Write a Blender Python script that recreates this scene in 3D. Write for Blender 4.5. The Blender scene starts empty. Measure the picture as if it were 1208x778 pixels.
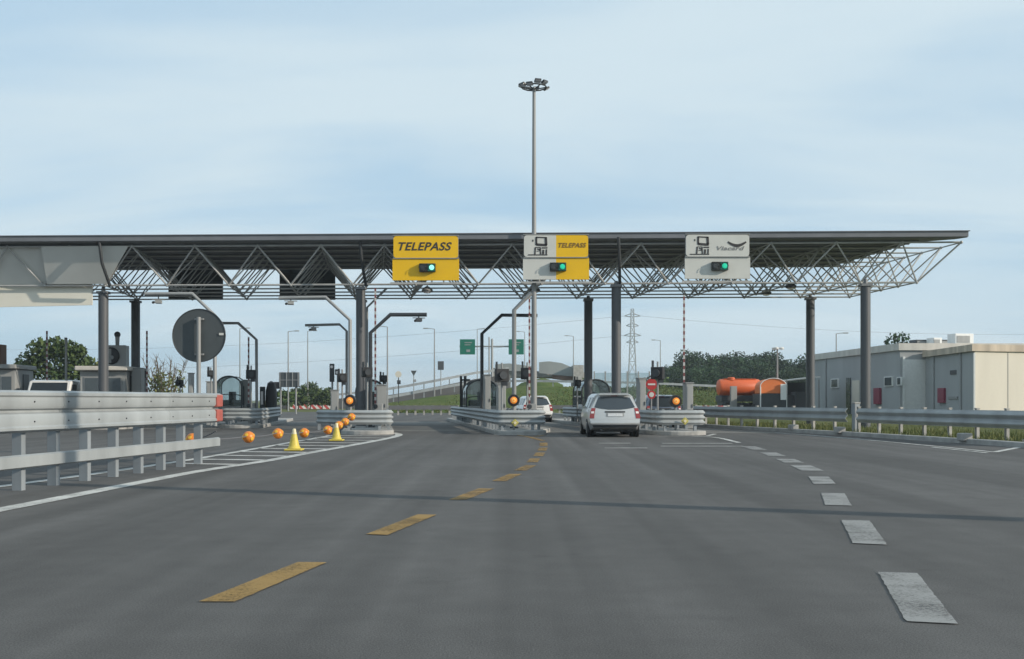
import bpy, bmesh, math, random
from mathutils import Vector, Matrix, noise
R = math.radians
scene = bpy.context.scene
col = scene.collection
rnd = random.Random(7)
F, CX, HZ, EYE = 1278.0, 604.0, 472.0, 1.25
def at(px, py, d):
    "photo pixel + real distance -> world point"
    return Vector(((px-CX)/F*d, d, EYE-(py-HZ)/F*d))
def gx(px, d): return (px-CX)/F*d
def gr(px, py, z=0.0):
    d = F*(EYE-z)/(py-HZ)
    return Vector(((px-CX)/F*d, d, z))
E = Vector((-0.124, 0.992, 0)).normalized()     # direction of the toll lanes
N = Vector((E.y, -E.x, 0))                      # to the right of the lanes
LANE = R(7.1)

# ------------------------------------------------------------------ materials
MATS = {}
def mat(name, color, rough=0.6, metal=0.0, var=0.12, scale=6.0, bump=0.0, bscale=60.0, emit=None, estr=0.0, spec=0.5, coat=0.0, streak=False):
    m = bpy.data.materials.new(name); m.use_nodes = True
    nt = m.node_tree; b = nt.nodes['Principled BSDF']
    b.inputs['Roughness'].default_value = rough
    b.inputs['Metallic'].default_value = metal
    b.inputs['Specular IOR Level'].default_value = spec
    if coat: b.inputs['Coat Weight'].default_value = coat; b.inputs['Coat Roughness'].default_value = 0.08
    tc = nt.nodes.new('ShaderNodeTexCoord')
    if var > 0:
        n = nt.nodes.new('ShaderNodeTexNoise'); n.inputs['Scale'].default_value = scale; n.inputs['Detail'].default_value = 6
        mp = nt.nodes.new('ShaderNodeMapping')
        if streak: mp.inputs['Scale'].default_value = (1, 1, 0.15)
        nt.links.new(tc.outputs['Object'], mp.inputs[0]); nt.links.new(mp.outputs[0], n.inputs['Vector'])
        r = nt.nodes.new('ShaderNodeValToRGB')
        r.color_ramp.elements[0].position = 0.3; r.color_ramp.elements[1].position = 0.7
        lo = [max(0, c*(1-var)) for c in color]; hi = [min(1, c*(1+var)) for c in color]
        r.color_ramp.elements[0].color = (*lo, 1); r.color_ramp.elements[1].color = (*hi, 1)
        nt.links.new(n.outputs['Fac'], r.inputs[0]); nt.links.new(r.outputs[0], b.inputs['Base Color'])
        rr = nt.nodes.new('ShaderNodeMapRange'); rr.inputs['To Min'].default_value = max(0, rough-0.1); rr.inputs['To Max'].default_value = min(1, rough+0.12)
        nt.links.new(n.outputs['Fac'], rr.inputs[0]); nt.links.new(rr.outputs[0], b.inputs['Roughness'])
    else:
        b.inputs['Base Color'].default_value = (*color, 1)
    if bump > 0:
        n2 = nt.nodes.new('ShaderNodeTexNoise'); n2.inputs['Scale'].default_value = bscale; n2.inputs['Detail'].default_value = 4
        nt.links.new(tc.outputs['Object'], n2.inputs['Vector'])
        bp = nt.nodes.new('ShaderNodeBump'); bp.inputs['Strength'].default_value = bump; bp.inputs['Distance'].default_value = 0.02
        nt.links.new(n2.outputs['Fac'], bp.inputs['Height']); nt.links.new(bp.outputs[0], b.inputs['Normal'])
    if emit:
        b.inputs['Emission Color'].default_value = (*emit, 1); b.inputs['Emission Strength'].default_value = estr
    MATS[name] = m
    return m

def asphalt_mat(name, base, tint=(1, 1, 1), tracks=True):
    m = bpy.data.materials.new(name); m.use_nodes = True
    nt = m.node_tree; L = nt.links; b = nt.nodes['Principled BSDF']; nn = nt.nodes.new
    tc = nn('ShaderNodeTexCoord')
    big = nn('ShaderNodeTexNoise'); big.inputs['Scale'].default_value = 0.22; big.inputs['Detail'].default_value = 5; big.inputs['Roughness'].default_value = 0.6
    mid = nn('ShaderNodeTexNoise'); mid.inputs['Scale'].default_value = 3.0; mid.inputs['Detail'].default_value = 6
    fine = nn('ShaderNodeTexNoise'); fine.inputs['Scale'].default_value = 90.0; fine.inputs['Detail'].default_value = 3; fine.inputs['Roughness'].default_value = 0.8
    mp = nn('ShaderNodeMapping'); mp.inputs['Rotation'].default_value = (0, 0, R(9)); mp.inputs['Scale'].default_value = (1.5, 0.03, 1)
    trk = nn('ShaderNodeTexNoise'); trk.inputs['Scale'].default_value = 1.0; trk.inputs['Detail'].default_value = 3
    for t in (big, mid, fine): L.new(tc.outputs['Object'], t.inputs['Vector'])
    L.new(tc.outputs['Object'], mp.inputs[0]); L.new(mp.outputs[0], trk.inputs['Vector'])
    def rng(src, lo, hi):
        r = nn('ShaderNodeMapRange'); r.inputs['From Min'].default_value = 0.3; r.inputs['From Max'].default_value = 0.7
        r.inputs['To Min'].default_value = lo; r.inputs['To Max'].default_value = hi; L.new(src.outputs['Fac'], r.inputs[0]); return r.outputs[0]
    def mul(a, c):
        x = nn('ShaderNodeMath'); x.operation = 'MULTIPLY'; L.new(a, x.inputs[0])
        if isinstance(c, float): x.inputs[1].default_value = c
        else: L.new(c, x.inputs[1])
        return x.outputs[0]
    v = mul(rng(big, 0.86, 1.14), rng(mid, 0.93, 1.07)); v = mul(v, rng(fine, 0.50, 1.50))
    if tracks: v = mul(v, rng(trk, 0.76, 1.2))
    sp = nn('ShaderNodeTexVoronoi'); sp.inputs['Scale'].default_value = 26; L.new(tc.outputs['Object'], sp.inputs['Vector'])
    sr = nn('ShaderNodeMapRange'); sr.inputs['From Min'].default_value = 0.05; sr.inputs['From Max'].default_value = 0.16; sr.inputs['To Min'].default_value = 1.3; sr.inputs['To Max'].default_value = 1.0
    L.new(sp.outputs['Distance'], sr.inputs[0]); v = mul(v, sr.outputs[0])
    ol = nn('ShaderNodeTexNoise'); ol.inputs['Scale'].default_value = 0.9; ol.inputs['Detail'].default_value = 7; ol.inputs['Roughness'].default_value = 0.65; L.new(tc.outputs['Object'], ol.inputs['Vector'])
    orr = nn('ShaderNodeMapRange'); orr.inputs['From Min'].default_value = 0.61; orr.inputs['From Max'].default_value = 0.70; orr.inputs['To Min'].default_value = 1.0; orr.inputs['To Max'].default_value = 0.82
    L.new(ol.outputs['Fac'], orr.inputs[0]); v = mul(v, orr.outputs[0])
    v = mul(v, float(base))
    c = nn('ShaderNodeVectorMath'); c.operation = 'SCALE'; c.inputs[0].default_value = tint; L.new(v, c.inputs['Scale'])
    L.new(c.outputs[0], b.inputs['Base Color'])
    b.inputs['Roughness'].default_value = 0.9; b.inputs['Specular IOR Level'].default_value = 0.25
    bp = nn('ShaderNodeBump'); bp.inputs['Strength'].default_value = 0.35; bp.inputs['Distance'].default_value = 0.01
    L.new(fine.outputs['Fac'], bp.inputs['Height']); L.new(bp.outputs[0], b.inputs['Normal'])
    return m

def grass_mat(name, c1, c2, c3):
    m = bpy.data.materials.new(name); m.use_nodes = True
    nt = m.node_tree; L = nt.links; b = nt.nodes['Principled BSDF']; nn = nt.nodes.new
    tc = nn('ShaderNodeTexCoord')
    n1 = nn('ShaderNodeTexNoise'); n1.inputs['Scale'].default_value = 0.25; n1.inputs['Detail'].default_value = 8; n1.inputs['Roughness'].default_value = 0.7
    n2 = nn('ShaderNodeTexNoise'); n2.inputs['Scale'].default_value = 6; n2.inputs['Detail'].default_value = 6; n2.inputs['Roughness'].default_value = 0.8
    L.new(tc.outputs['Object'], n1.inputs['Vector']); L.new(tc.outputs['Object'], n2.inputs['Vector'])
    ad = nn('ShaderNodeMath'); ad.operation = 'ADD'; ad.use_clamp = False
    L.new(n1.outputs['Fac'], ad.inputs[0]); L.new(n2.outputs['Fac'], ad.inputs[1])
    hf = nn('ShaderNodeMath'); hf.operation = 'MULTIPLY'; hf.inputs[1].default_value = 0.5; L.new(ad.outputs[0], hf.inputs[0])
    r = nn('ShaderNodeValToRGB'); e = r.color_ramp.elements
    e[0].position = 0.36; e[0].color = (*c1, 1); e[1].position = 0.64; e[1].color = (*c3, 1)
    k = e.new(0.5); k.color = (*c2, 1)
    L.new(hf.outputs[0], r.inputs[0]); L.new(r.outputs[0], b.inputs['Base Color'])
    b.inputs['Roughness'].default_value = 0.95; b.inputs['Specular IOR Level'].default_value = 0.1
    bp = nn('ShaderNodeBump'); bp.inputs['Strength'].default_value = 0.8; bp.inputs['Distance'].default_value = 0.15
    L.new(n2.outputs['Fac'], bp.inputs['Height']); L.new(bp.outputs[0], b.inputs['Normal'])
    return m

def leaf_mat(name, dark, light):
    m = bpy.data.materials.new(name); m.use_nodes = True
    nt = m.node_tree; L = nt.links; b = nt.nodes['Principled BSDF']; nn = nt.nodes.new
    g = nn('ShaderNodeNewGeometry'); r = nn('ShaderNodeValToRGB')
    r.color_ramp.elements[0].color = (*dark, 1); r.color_ramp.elements[1].color = (*light, 1)
    oi = nn('ShaderNodeObjectInfo'); mr = nn('ShaderNodeMapRange'); mr.inputs['To Min'].default_value = 0.7; mr.inputs['To Max'].default_value = 1.4; L.new(oi.outputs['Random'], mr.inputs[0])
    vm = nn('ShaderNodeVectorMath'); vm.operation = 'SCALE'; L.new(r.outputs[0], vm.inputs[0]); L.new(mr.outputs[0], vm.inputs['Scale'])
    L.new(g.outputs['Random Per Island'], r.inputs[0]); L.new(vm.outputs[0], b.inputs['Base Color'])
    b.inputs['Roughness'].default_value = 0.7; b.inputs['Specular IOR Level'].default_value = 0.2
    return m

def stripe_mat(name, c1, c2, period, axis=2, slope=0.0, rough=0.5):
    m = bpy.data.materials.new(name); m.use_nodes = True
    nt = m.node_tree; L = nt.links; b = nt.nodes['Principled BSDF']; nn = nt.nodes.new
    tc = nn('ShaderNodeTexCoord'); sx = nn('ShaderNodeSeparateXYZ'); L.new(tc.outputs['Object'], sx.inputs[0])
    a = nn('ShaderNodeMath'); a.operation = 'MULTIPLY_ADD'; a.inputs[1].default_value = slope
    L.new(sx.outputs[0 if axis == 2 else 2], a.inputs[0]); L.new(sx.outputs[axis], a.inputs[2])
    d = nn('ShaderNodeMath'); d.operation = 'DIVIDE'; d.inputs[1].default_value = period; L.new(a.outputs[0], d.inputs[0])
    f = nn('ShaderNodeMath'); f.operation = 'FRACT'; L.new(d.outputs[0], f.inputs[0])
    gt = nn('ShaderNodeMath'); gt.operation = 'GREATER_THAN'; gt.inputs[1].default_value = 0.5; L.new(f.outputs[0], gt.inputs[0])
    mx = nn('ShaderNodeMix'); mx.data_type = 'RGBA'; mx.inputs['A'].default_value = (*c1, 1); mx.inputs['B'].default_value = (*c2, 1)
    L.new(gt.outputs[0], mx.inputs['Factor']); L.new(mx.outputs['Result'], b.inputs['Base Color'])
    b.inputs['Roughness'].default_value = rough
    return m

def paint_mat(name, color, wear=0.5):
    "road paint: chipped, with the asphalt showing through"
    m = bpy.data.materials.new(name); m.use_nodes = True
    nt = m.node_tree; L = nt.links; b = nt.nodes['Principled BSDF']; nn = nt.nodes.new
    tc = nn('ShaderNodeTexCoord')
    n1 = nn('ShaderNodeTexNoise'); n1.inputs['Scale'].default_value = 45; n1.inputs['Detail'].default_value = 5; n1.inputs['Roughness'].default_value = 0.75
    n2 = nn('ShaderNodeTexNoise'); n2.inputs['Scale'].default_value = 2.2; n2.inputs['Detail'].default_value = 4
    L.new(tc.outputs['Object'], n1.inputs['Vector']); L.new(tc.outputs['Object'], n2.inputs['Vector'])
    ad = nn('ShaderNodeMath'); ad.operation = 'MULTIPLY_ADD'; ad.inputs[1].default_value = 0.6
    L.new(n2.outputs['Fac'], ad.inputs[0]); L.new(n1.outputs['Fac'], ad.inputs[2])
    r = nn('ShaderNodeMapRange'); r.inputs['From Min'].default_value = 0.62+0.28*wear; r.inputs['From Max'].default_value = 0.95+0.25*wear
    r.inputs['To Min'].default_value = 0.05; r.inputs['To Max'].default_value = 0.75
    L.new(ad.outputs[0], r.inputs[0])
    iv = nn('ShaderNodeMath'); iv.operation = 'SUBTRACT'; iv.inputs[0].default_value = 1.0; L.new(r.outputs[0], iv.inputs[1])
    dr = nn('ShaderNodeMix'); dr.data_type = 'RGBA'; dr.inputs['A'].default_value = (*color, 1); dr.inputs['B'].default_value = (*[c*0.62 for c in color], 1)
    L.new(n2.outputs['Fac'], dr.inputs['Factor']); L.new(dr.outputs['Result'], b.inputs['Base Color'])
    tr = nn('ShaderNodeBsdfTransparent'); ms = nn('ShaderNodeMixShader'); L.new(iv.outputs[0], ms.inputs[0]); L.new(tr.outputs[0], ms.inputs[1]); L.new(b.outputs[0], ms.inputs[2])
    L.new(ms.outputs[0], nt.nodes['Material Output'].inputs['Surface'])
    b.inputs['Roughness'].default_value = 0.75; b.inputs['Specular IOR Level'].default_value = 0.3
    return m

def glass_mat(name, tint, opac, rough=0.05):
    m = bpy.data.materials.new(name); m.use_nodes = True
    nt = m.node_tree; L = nt.links; nn = nt.nodes.new
    nt.nodes.remove(nt.nodes['Principled BSDF']); out = nt.nodes['Material Output']
    t = nn('ShaderNodeBsdfTransparent'); t.inputs[0].default_value = (*tint, 1)
    g = nn('ShaderNodeBsdfGlossy'); g.inputs['Roughness'].default_value = rough; g.inputs[0].default_value = (0.8, 0.85, 0.85, 1)
    d = nn('ShaderNodeBsdfDiffuse'); d.inputs[0].default_value = (0.25, 0.29, 0.29, 1)
    fr = nn('ShaderNodeFresnel'); fr.inputs[0].default_value = 1.45
    m1 = nn('ShaderNodeMixShader'); m1.inputs[0].default_value = opac; L.new(t.outputs[0], m1.inputs[1]); L.new(d.outputs[0], m1.inputs[2])
    m2 = nn('ShaderNodeMixShader'); L.new(fr.outputs[0], m2.inputs[0]); L.new(m1.outputs[0], m2.inputs[1]); L.new(g.outputs[0], m2.inputs[2])
    L.new(m2.outputs[0], out.inputs[0])
    return m

M_asph = asphalt_mat('asphalt', 0.092, (1.02, 1.0, 0.975))
M_apron = asphalt_mat('concrete_apron', 0.17, (1.0, 0.98, 0.93), tracks=False)
M_white = paint_mat('road_paint_white', (0.66, 0.66, 0.63), 0.5)
M_worn = paint_mat('road_paint_worn', (0.33, 0.33, 0.32), 0.45)
M_yellow = paint_mat('road_paint_yellow', (0.35, 0.22, 0.07), 0.48)
M_yellow2 = paint_mat('road_paint_yellow_worn', (0.36, 0.22, 0.07), 0.16)
M_grass = grass_mat('grass_ground', (0.06, 0.085, 0.025), (0.11, 0.125, 0.045), (0.19, 0.18, 0.08))
M_slope = grass_mat('grass_slope', (0.04, 0.075, 0.02), (0.085, 0.12, 0.035), (0.15, 0.16, 0.065))
M_conc = mat('concrete', (0.36, 0.35, 0.33), 0.85, var=0.2, scale=2.5, bump=0.2)
M_kerb = mat('kerb_concrete', (0.32, 0.315, 0.30), 0.85, var=0.2, scale=3, bump=0.2)
M_rail = mat('galvanised_rail', (0.32, 0.34, 0.345), 0.55, 0.2, var=0.2, scale=1.5, streak=True)
M_post = mat('galvanised_post', (0.24, 0.265, 0.285), 0.65, 0.1, var=0.15, scale=3, streak=True)
M_red = mat('faded_red_reflector', (0.36, 0.09, 0.07), 0.5)
M_col = mat('blue_grey_column_paint', (0.075, 0.08, 0.088), 0.5, 0.0, var=0.12, scale=2, streak=True)
M_deck = mat('roof_deck_metal', (0.175, 0.18, 0.19), 0.6, 0.0, var=0.15, scale=1.2)
M_fascia = mat('fascia_metal', (0.17, 0.175, 0.19), 0.5, 0.1, var=0.12, scale=1.0)
M_truss = mat('truss_paint', (0.42, 0.42, 0.41), 0.5, 0.1, var=0.12, scale=2)
M_sheetg = mat('grey_sheet', (0.60, 0.60, 0.57), 0.8, var=0.08, scale=0.6)
M_sheetc = mat('cream_sheet', (0.72, 0.69, 0.60), 0.8, var=0.06, scale=0.6)
M_sy = mat('sign_yellow', (0.76, 0.45, 0.0), 0.45, var=0.03, scale=2)
M_sw = mat('sign_white', (0.55, 0.55, 0.515), 0.45, var=0.04, scale=2)
M_black = mat('black_plastic', (0.015, 0.015, 0.017), 0.5, var=0.1)
M_dark = mat('dark_grey_metal', (0.045, 0.05, 0.056), 0.5, 0.2, var=0.12)
M_ink = mat('sign_ink', (0.03, 0.028, 0.03), 0.6, var=0)
M_inkg = mat('sign_ink_grey', (0.2, 0.2, 0.2), 0.6, var=0)
M_grey = mat('grey_cabinet', (0.27, 0.275, 0.27), 0.55, 0.0, var=0.1, scale=3, streak=True)
M_pole = mat('grey_pole', (0.25, 0.255, 0.255), 0.55, 0.1, var=0.12, scale=2, streak=True)
M_green = mat('green_lamp', (0.0, 0.4, 0.25), 0.3, var=0, emit=(0.03, 0.75, 0.42), estr=0.45)
M_greenhot = mat('green_lamp_core', (0.2, 0.6, 0.5), 0.3, var=0, emit=(0.3, 1.0, 0.8), estr=1.0)
M_orange = mat('amber_lamp', (0.75, 0.25, 0.03), 0.3, var=0, emit=(1.0, 0.28, 0.04), estr=0.25)
M_amberhot = mat('amber_lamp_core', (0.8, 0.45, 0.1), 0.3, var=0, emit=(1.0, 0.55, 0.2), estr=0.35)
M_bally = mat('buoy_orange', (0.62, 0.19, 0.02), 0.4, var=0.1, scale=8)
M_ballr = mat('buoy_yellow', (0.70, 0.42, 0.04), 0.4, var=0.08, scale=8)
M_cone = mat('cone_yellow', (0.56, 0.44, 0.07), 0.5, var=0.1, scale=10)
M_conew = mat('cone_band', (0.62, 0.55, 0.36), 0.5, var=0.05)
M_rubber = mat('tyre_rubber', (0.02, 0.02, 0.021), 0.8, var=0.15, scale=20)
M_rim = mat('wheel_rim', (0.45, 0.46, 0.47), 0.35, 0.7, var=0.05)
M_silver = mat('silver_car_paint', (0.50, 0.505, 0.50), 0.30, 0.35, var=0.03, scale=1, coat=0.6)
M_carw = mat('white_car_paint', (0.70, 0.70, 0.69), 0.3, 0.0, var=0.03, scale=1, coat=0.6)
M_carb = mat('blue_car_paint', (0.10, 0.13, 0.18), 0.3, 0.3, var=0.03, scale=1, coat=0.6)
M_cglass = mat('car_glass', (0.035, 0.045, 0.055), 0.06, var=0, spec=0.7)
M_tail = mat('tail_light_red', (0.26, 0.03, 0.03), 0.2, var=0.1, scale=20, coat=0.5)
M_tailw = mat('tail_light_clear', (0.75, 0.7, 0.68), 0.2, var=0, coat=0.5)
M_plate = mat('number_plate', (0.55, 0.56, 0.57), 0.5, var=0.1, scale=18)
M_glass = glass_mat('booth_glass', (0.88, 0.92, 0.92), 0.10)
M_nglass = glass_mat('screen_glass', (0.86, 0.90, 0.90), 0.10)
M_signg = mat('road_sign_green', (0.0, 0.14, 0.09), 0.5, var=0.06)
M_signb = mat('sign_back_grey', (0.065, 0.075, 0.08), 0.55, 0.1, var=0.1, scale=3)
M_wallc = mat('cream_render', (0.62, 0.58, 0.50), 0.9, var=0.07, scale=0.8, streak=True)
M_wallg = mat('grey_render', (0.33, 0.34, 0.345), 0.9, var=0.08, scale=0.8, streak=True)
M_roofw = mat('roof_fascia_pale', (0.52, 0.50, 0.46), 0.8, var=0.12, scale=1.5, streak=True)
M_rust = mat('roof_fascia_stained', (0.46, 0.39, 0.31), 0.8, var=0.3, scale=1.5, streak=True)
M_burg = mat('burgundy_box', (0.22, 0.03, 0.06), 0.5, var=0.1)
M_win = mat('window_pane', (0.06, 0.075, 0.085), 0.1, var=0.1, scale=4)
M_wframe = mat('window_frame_white', (0.7, 0.7, 0.68), 0.5, var=0.05)
M_tank = mat('orange_tank', (0.58, 0.11, 0.03), 0.45, var=0.1, scale=1)
M_tarp = mat('orange_tarpaulin', (0.66, 0.17, 0.045), 0.6, var=0.1, scale=1)
M_bark = mat('bark', (0.11, 0.085, 0.06), 0.95, var=0.3, scale=8, bump=0.5, bscale=20)
M_leafd = leaf_mat('leaf_dark', (0.012, 0.032, 0.014), (0.042, 0.078, 0.032))
M_leafm = leaf_mat('leaf_mid', (0.025, 0.05, 0.015), (0.09, 0.125, 0.04))
M_leafy = leaf_mat('leaf_spring', (0.05, 0.07, 0.02), (0.16, 0.17, 0.06))
M_wood = mat('brown_girder', (0.16, 0.10, 0.07), 0.8, var=0.2, scale=1)
M_noise = mat('noise_panel', (0.27, 0.29, 0.29), 0.7, var=0.1, scale=0.6, streak=True)
M_steel = mat('lattice_steel', (0.30, 0.31, 0.31), 0.6, 0.2, var=0.1)
M_wire = mat('wire', (0.12, 0.12, 0.13), 0.6, var=0)
M_redw = stripe_mat('red_white_stripes', (0.46, 0.45, 0.43), (0.17, 0.05, 0.05), 0.27, axis=2)
M_redwh = stripe_mat('red_white_blocks', (0.62, 0.60, 0.57), (0.45, 0.06, 0.05), 0.9, axis=0, slope=0.9)
M_stopr = mat('stop_red', (0.42, 0.03, 0.03), 0.5, var=0.06)
M_yrefl = mat('yellow_marker', (0.42, 0.37, 0.09), 0.5, var=0.15, scale=20)

# ------------------------------------------------------------------ mesh builder
MW = {}
class MB:
    def __init__(self): self.v = []; self.f = []; self.m = []; self.cur = 0
    def add(self, vs, fs):
        o = len(self.v); self.v += [Vector(p) for p in vs]
        for f in fs: self.f.append([i+o for i in f]); self.m.append(self.cur)
        return self
    def box(self, c, s, rz=0.0, mtx=None):
        c = Vector(c); hx, hy, hz = s[0]/2, s[1]/2, s[2]/2
        ps = [Vector((x, y, z)) for z in (-hz, hz) for x, y in ((-hx, -hy), (hx, -hy), (hx, hy), (-hx, hy))]
        m = mtx if mtx else Matrix.Rotation(rz, 3, 'Z')
        return self.add([m @ p + c for p in ps], [(3, 2, 1, 0), (4, 5, 6, 7), (0, 1, 5, 4), (1, 2, 6, 5), (2, 3, 7, 6), (3, 0, 4, 7)])
    def beam(self, a, b, w, h, up=Vector((0, 0, 1))):
        "rectangular bar from a to b"
        a, b = Vector(a), Vector(b); d = (b-a); l = d.length; d.normalize()
        x = d.cross(up)
        if x.length < 1e-4: x = Vector((1, 0, 0))
        x.normalize(); z = x.cross(d)
        ps = []
        for p in (a, b):
            for sx, sz in ((-1, -1), (1, -1), (1, 1), (-1, 1)): ps.append(p + x*sx*w/2 + z*sz*h/2)
        return self.add(ps, [(0, 1, 2, 3), (7, 6, 5, 4), (0, 4, 5, 1), (1, 5, 6, 2), (2, 6, 7, 3), (3, 7, 4, 0)])
    def tube(self, a, b, r0, r1=None, n=8, cap=True):
        if r1 is None: r1 = r0
        a, b = Vector(a), Vector(b); d = (b-a).normalized()
        x = d.cross(Vector((0, 0, 1)))
        if x.length < 1e-3: x = Vector((1, 0, 0))
        x.normalize(); y = d.cross(x); ps = []
        for p, r in ((a, r0), (b, r1)):
            for i in range(n):
                t = 2*math.pi*i/n; ps.append(p + x*math.cos(t)*r + y*math.sin(t)*r)
        fs = [(i, (i+1) % n, n+(i+1) % n, n+i) for i in range(n)]
        if cap: fs += [tuple(range(n-1, -1, -1)), tuple(range(n, 2*n))]
        return self.add(ps, fs)
    def path(self, pts, r, n=8):
        "one swept tube through points"
        pts = [Vector(p) for p in pts]; ps = []; k = len(pts)
        ref = None
        for i, p in enumerate(pts):
            d = (pts[min(i+1, k-1)] - pts[max(i-1, 0)]).normalized()
            if ref is None:
                ref = d.cross(Vector((0, 0, 1)))
                if ref.length < 1e-3: ref = d.cross(Vector((0, 1, 0)))
                ref.normalize()
            x = (ref - d*ref.dot(d)).normalized(); ref = x; y = d.cross(x)
            rr = r[i] if isinstance(r, (list, tuple)) else r
            for j in range(n):
                t = 2*math.pi*j/n; ps.append(p + x*math.cos(t)*rr + y*math.sin(t)*rr)
        fs = []
        for i in range(k-1):
            for j in range(n): fs.append((i*n+j, i*n+(j+1) % n, (i+1)*n+(j+1) % n, (i+1)*n+j))
        fs += [tuple(range(n-1, -1, -1)), tuple(range((k-1)*n, k*n))]
        return self.add(ps, fs)
    def lathe(self, prof, c, n=16, axis=None):
        "profile (r, h) turned about an axis through c"
        c = Vector(c); ax = Vector(axis).normalized() if axis else Vector((0, 0, 1))
        x = ax.cross(Vector((0, 0, 1)))
        if x.length < 1e-3: x = Vector((1, 0, 0))
        x.normalize(); y = ax.cross(x); ps = []
        for r, h in prof:
            for j in range(n):
                t = 2*math.pi*j/n; ps.append(c + ax*h + x*math.cos(t)*r + y*math.sin(t)*r)
        fs = []
        for i in range(len(prof)-1):
            for j in range(n): fs.append((i*n+j, i*n+(j+1) % n, (i+1)*n+(j+1) % n, (i+1)*n+j))
        fs += [tuple(range(n-1, -1, -1)), tuple(range((len(prof)-1)*n, len(prof)*n))]
        return self.add(ps, fs)
    def sphere(self, c, r, n=14, sz=1.0):
        m = n//2
        prof = [(max(1e-4, r*math.sin(math.pi*i/m)), -r*sz*math.cos(math.pi*i/m)) for i in range(m+1)]
        return self.lathe(prof, c, n)
    def slab(self, poly, z0, z1):
        "flat polygon given thickness in z"
        n = len(poly)
        ps = [(p[0], p[1], z0) for p in poly] + [(p[0], p[1], z1) for p in poly]
        return self.add(ps, [tuple(range(n-1, -1, -1)), tuple(range(n, 2*n))] + [(i, (i+1) % n, n+(i+1) % n, n+i) for i in range(n)])
    def prism(self, poly, off):
        "polygon of 3D points extruded by a vector"
        n = len(poly); off = Vector(off)
        ps = [Vector(p) for p in poly] + [Vector(p)+off for p in poly]
        return self.add(ps, [tuple(range(n-1, -1, -1)), tuple(range(n, 2*n))] + [(i, (i+1) % n, n+(i+1) % n, n+i) for i in range(n)])
    def sheet(self, poly, z):
        return self.add([(p[0], p[1], z) for p in poly], [tuple(range(len(poly)))])
    def strip(self, pts, w, z):
        "painted line along points"
        pts = [Vector((p[0], p[1], 0)) for p in pts]; fine = []
        for a, b in zip(pts, pts[1:]):
            c = max(1, int((b-a).length/0.035)) if a.y < 30 else max(1, int((b-a).length/0.2)); fine += [a.lerp(b, q/c) for q in range(c)]
        pts = fine+[pts[-1]]; k = len(pts); ps = []
        for i, p in enumerate(pts):
            d = (pts[min(i+1, k-1)]-pts[max(i-1, 0)]).normalized(); n = Vector((d.y, -d.x, 0))
            j0 = 0.008*noise.noise(p*9)+0.004*noise.noise(p*31); j1 = 0.008*noise.noise(p*9+Vector((7, 3, 1)))+0.004*noise.noise(p*31+Vector((2, 9, 4)))
            e = d*(0.02*rnd.uniform(-1, 1) if i in (0, k-1) else 0)
            ps += [p-n*(w/2+j0)+Vector((0, 0, z))+e, p+n*(w/2+j1)+Vector((0, 0, z))-e]
        return self.add(ps, [(2*i, 2*i+1, 2*i+3, 2*i+2) for i in range(k-1)])
    def sweep(self, prof, pts, zs=None):
        "profile loop (offset to the right, z) swept along a plan path"
        pts = [Vector((p[0], p[1], 0)) for p in pts]; k = len(pts); q = len(prof); ps = []
        for i, p in enumerate(pts):
            a = (p-pts[i-1]).normalized() if i > 0 else None
            b = (pts[i+1]-p).normalized() if i < k-1 else None
            d = ((a or b)+(b or a)).normalized(); n = Vector((d.y, -d.x, 0))
            sc = 1.0/max(0.5, d.dot(a or b)); dz = zs[i] if zs else 0.0
            for o, z in prof: ps.append(p + n*o*sc + Vector((0, 0, z+dz)))
        fs = [(i*q+j, (i+1)*q+j, (i+1)*q+(j+1) % q, i*q+(j+1) % q) for i in range(k-1) for j in range(q)]
        fs += [tuple(range(q)), tuple(range((k-1)*q+q-1, (k-1)*q-1, -1))]
        return self.add(ps, fs)
    def build(self, name, mats, parent=None, smooth=False, local=False, bevel=0.0, seg=2):
        me = bpy.data.meshes.new(name)
        vs = self.v
        if parent is not None and not local:
            inv = MW[parent].inverted(); vs = [inv @ p for p in vs]
        me.from_pydata([tuple(p) for p in vs], [], self.f)
        if not isinstance(mats, (list, tuple)): mats = [mats]
        for m in mats: me.materials.append(m)
        if len(mats) > 1: me.polygons.foreach_set('material_index', self.m)
        bm = bmesh.new(); bm.from_mesh(me); bmesh.ops.recalc_face_normals(bm, faces=bm.faces); bm.to_mesh(me); bm.free()
        if smooth:
            me.polygons.foreach_set('use_smooth', [True]*len(me.polygons)); me.set_sharp_from_angle(angle=R(38))
        me.update()
        o = bpy.data.objects.new(name, me); col.objects.link(o)
        if parent is not None: o.parent = parent; MW[o] = MW[parent]
        else: MW[o] = Matrix.Identity(4)
        if bevel:
            bv = o.modifiers.new('bevel', 'BEVEL'); bv.width = bevel; bv.segments = seg; bv.limit_method = 'ANGLE'; bv.angle_limit = R(40)
        return o

def tag(o, label, cat, group=None):
    o['label'] = label; o['category'] = cat
    if group: o['group'] = group
    return o
def thing(name, label, cat, loc, rz=0.0, group=None):
    o = bpy.data.objects.new(name, None); col.objects.link(o)
    o.empty_display_size = 0.2
    o.location = loc; o.rotation_euler = (0, 0, rz)
    MW[o] = Matrix.Translation(Vector(loc)) @ Matrix.Rotation(rz, 4, 'Z')
    return tag(o, label, cat, group)
def struct(name, mb, m, **k):
    o = mb.build(name, m, **k); o['kind'] = 'structure'; return o
def dup(root, loc, rz=0.0, label=None, scale=None, group=None):
    r = root.copy(); col.objects.link(r); r.location = loc; r.rotation_euler = (0, 0, rz)
    if scale: r.scale = scale
    if label: r['label'] = label
    if group: r['group'] = group
    for ch in list(root.children):
        c = ch.copy(); col.objects.link(c); c.parent = r
        for g in list(ch.children):
            d = g.copy(); col.objects.link(d); d.parent = c
    return r
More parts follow.
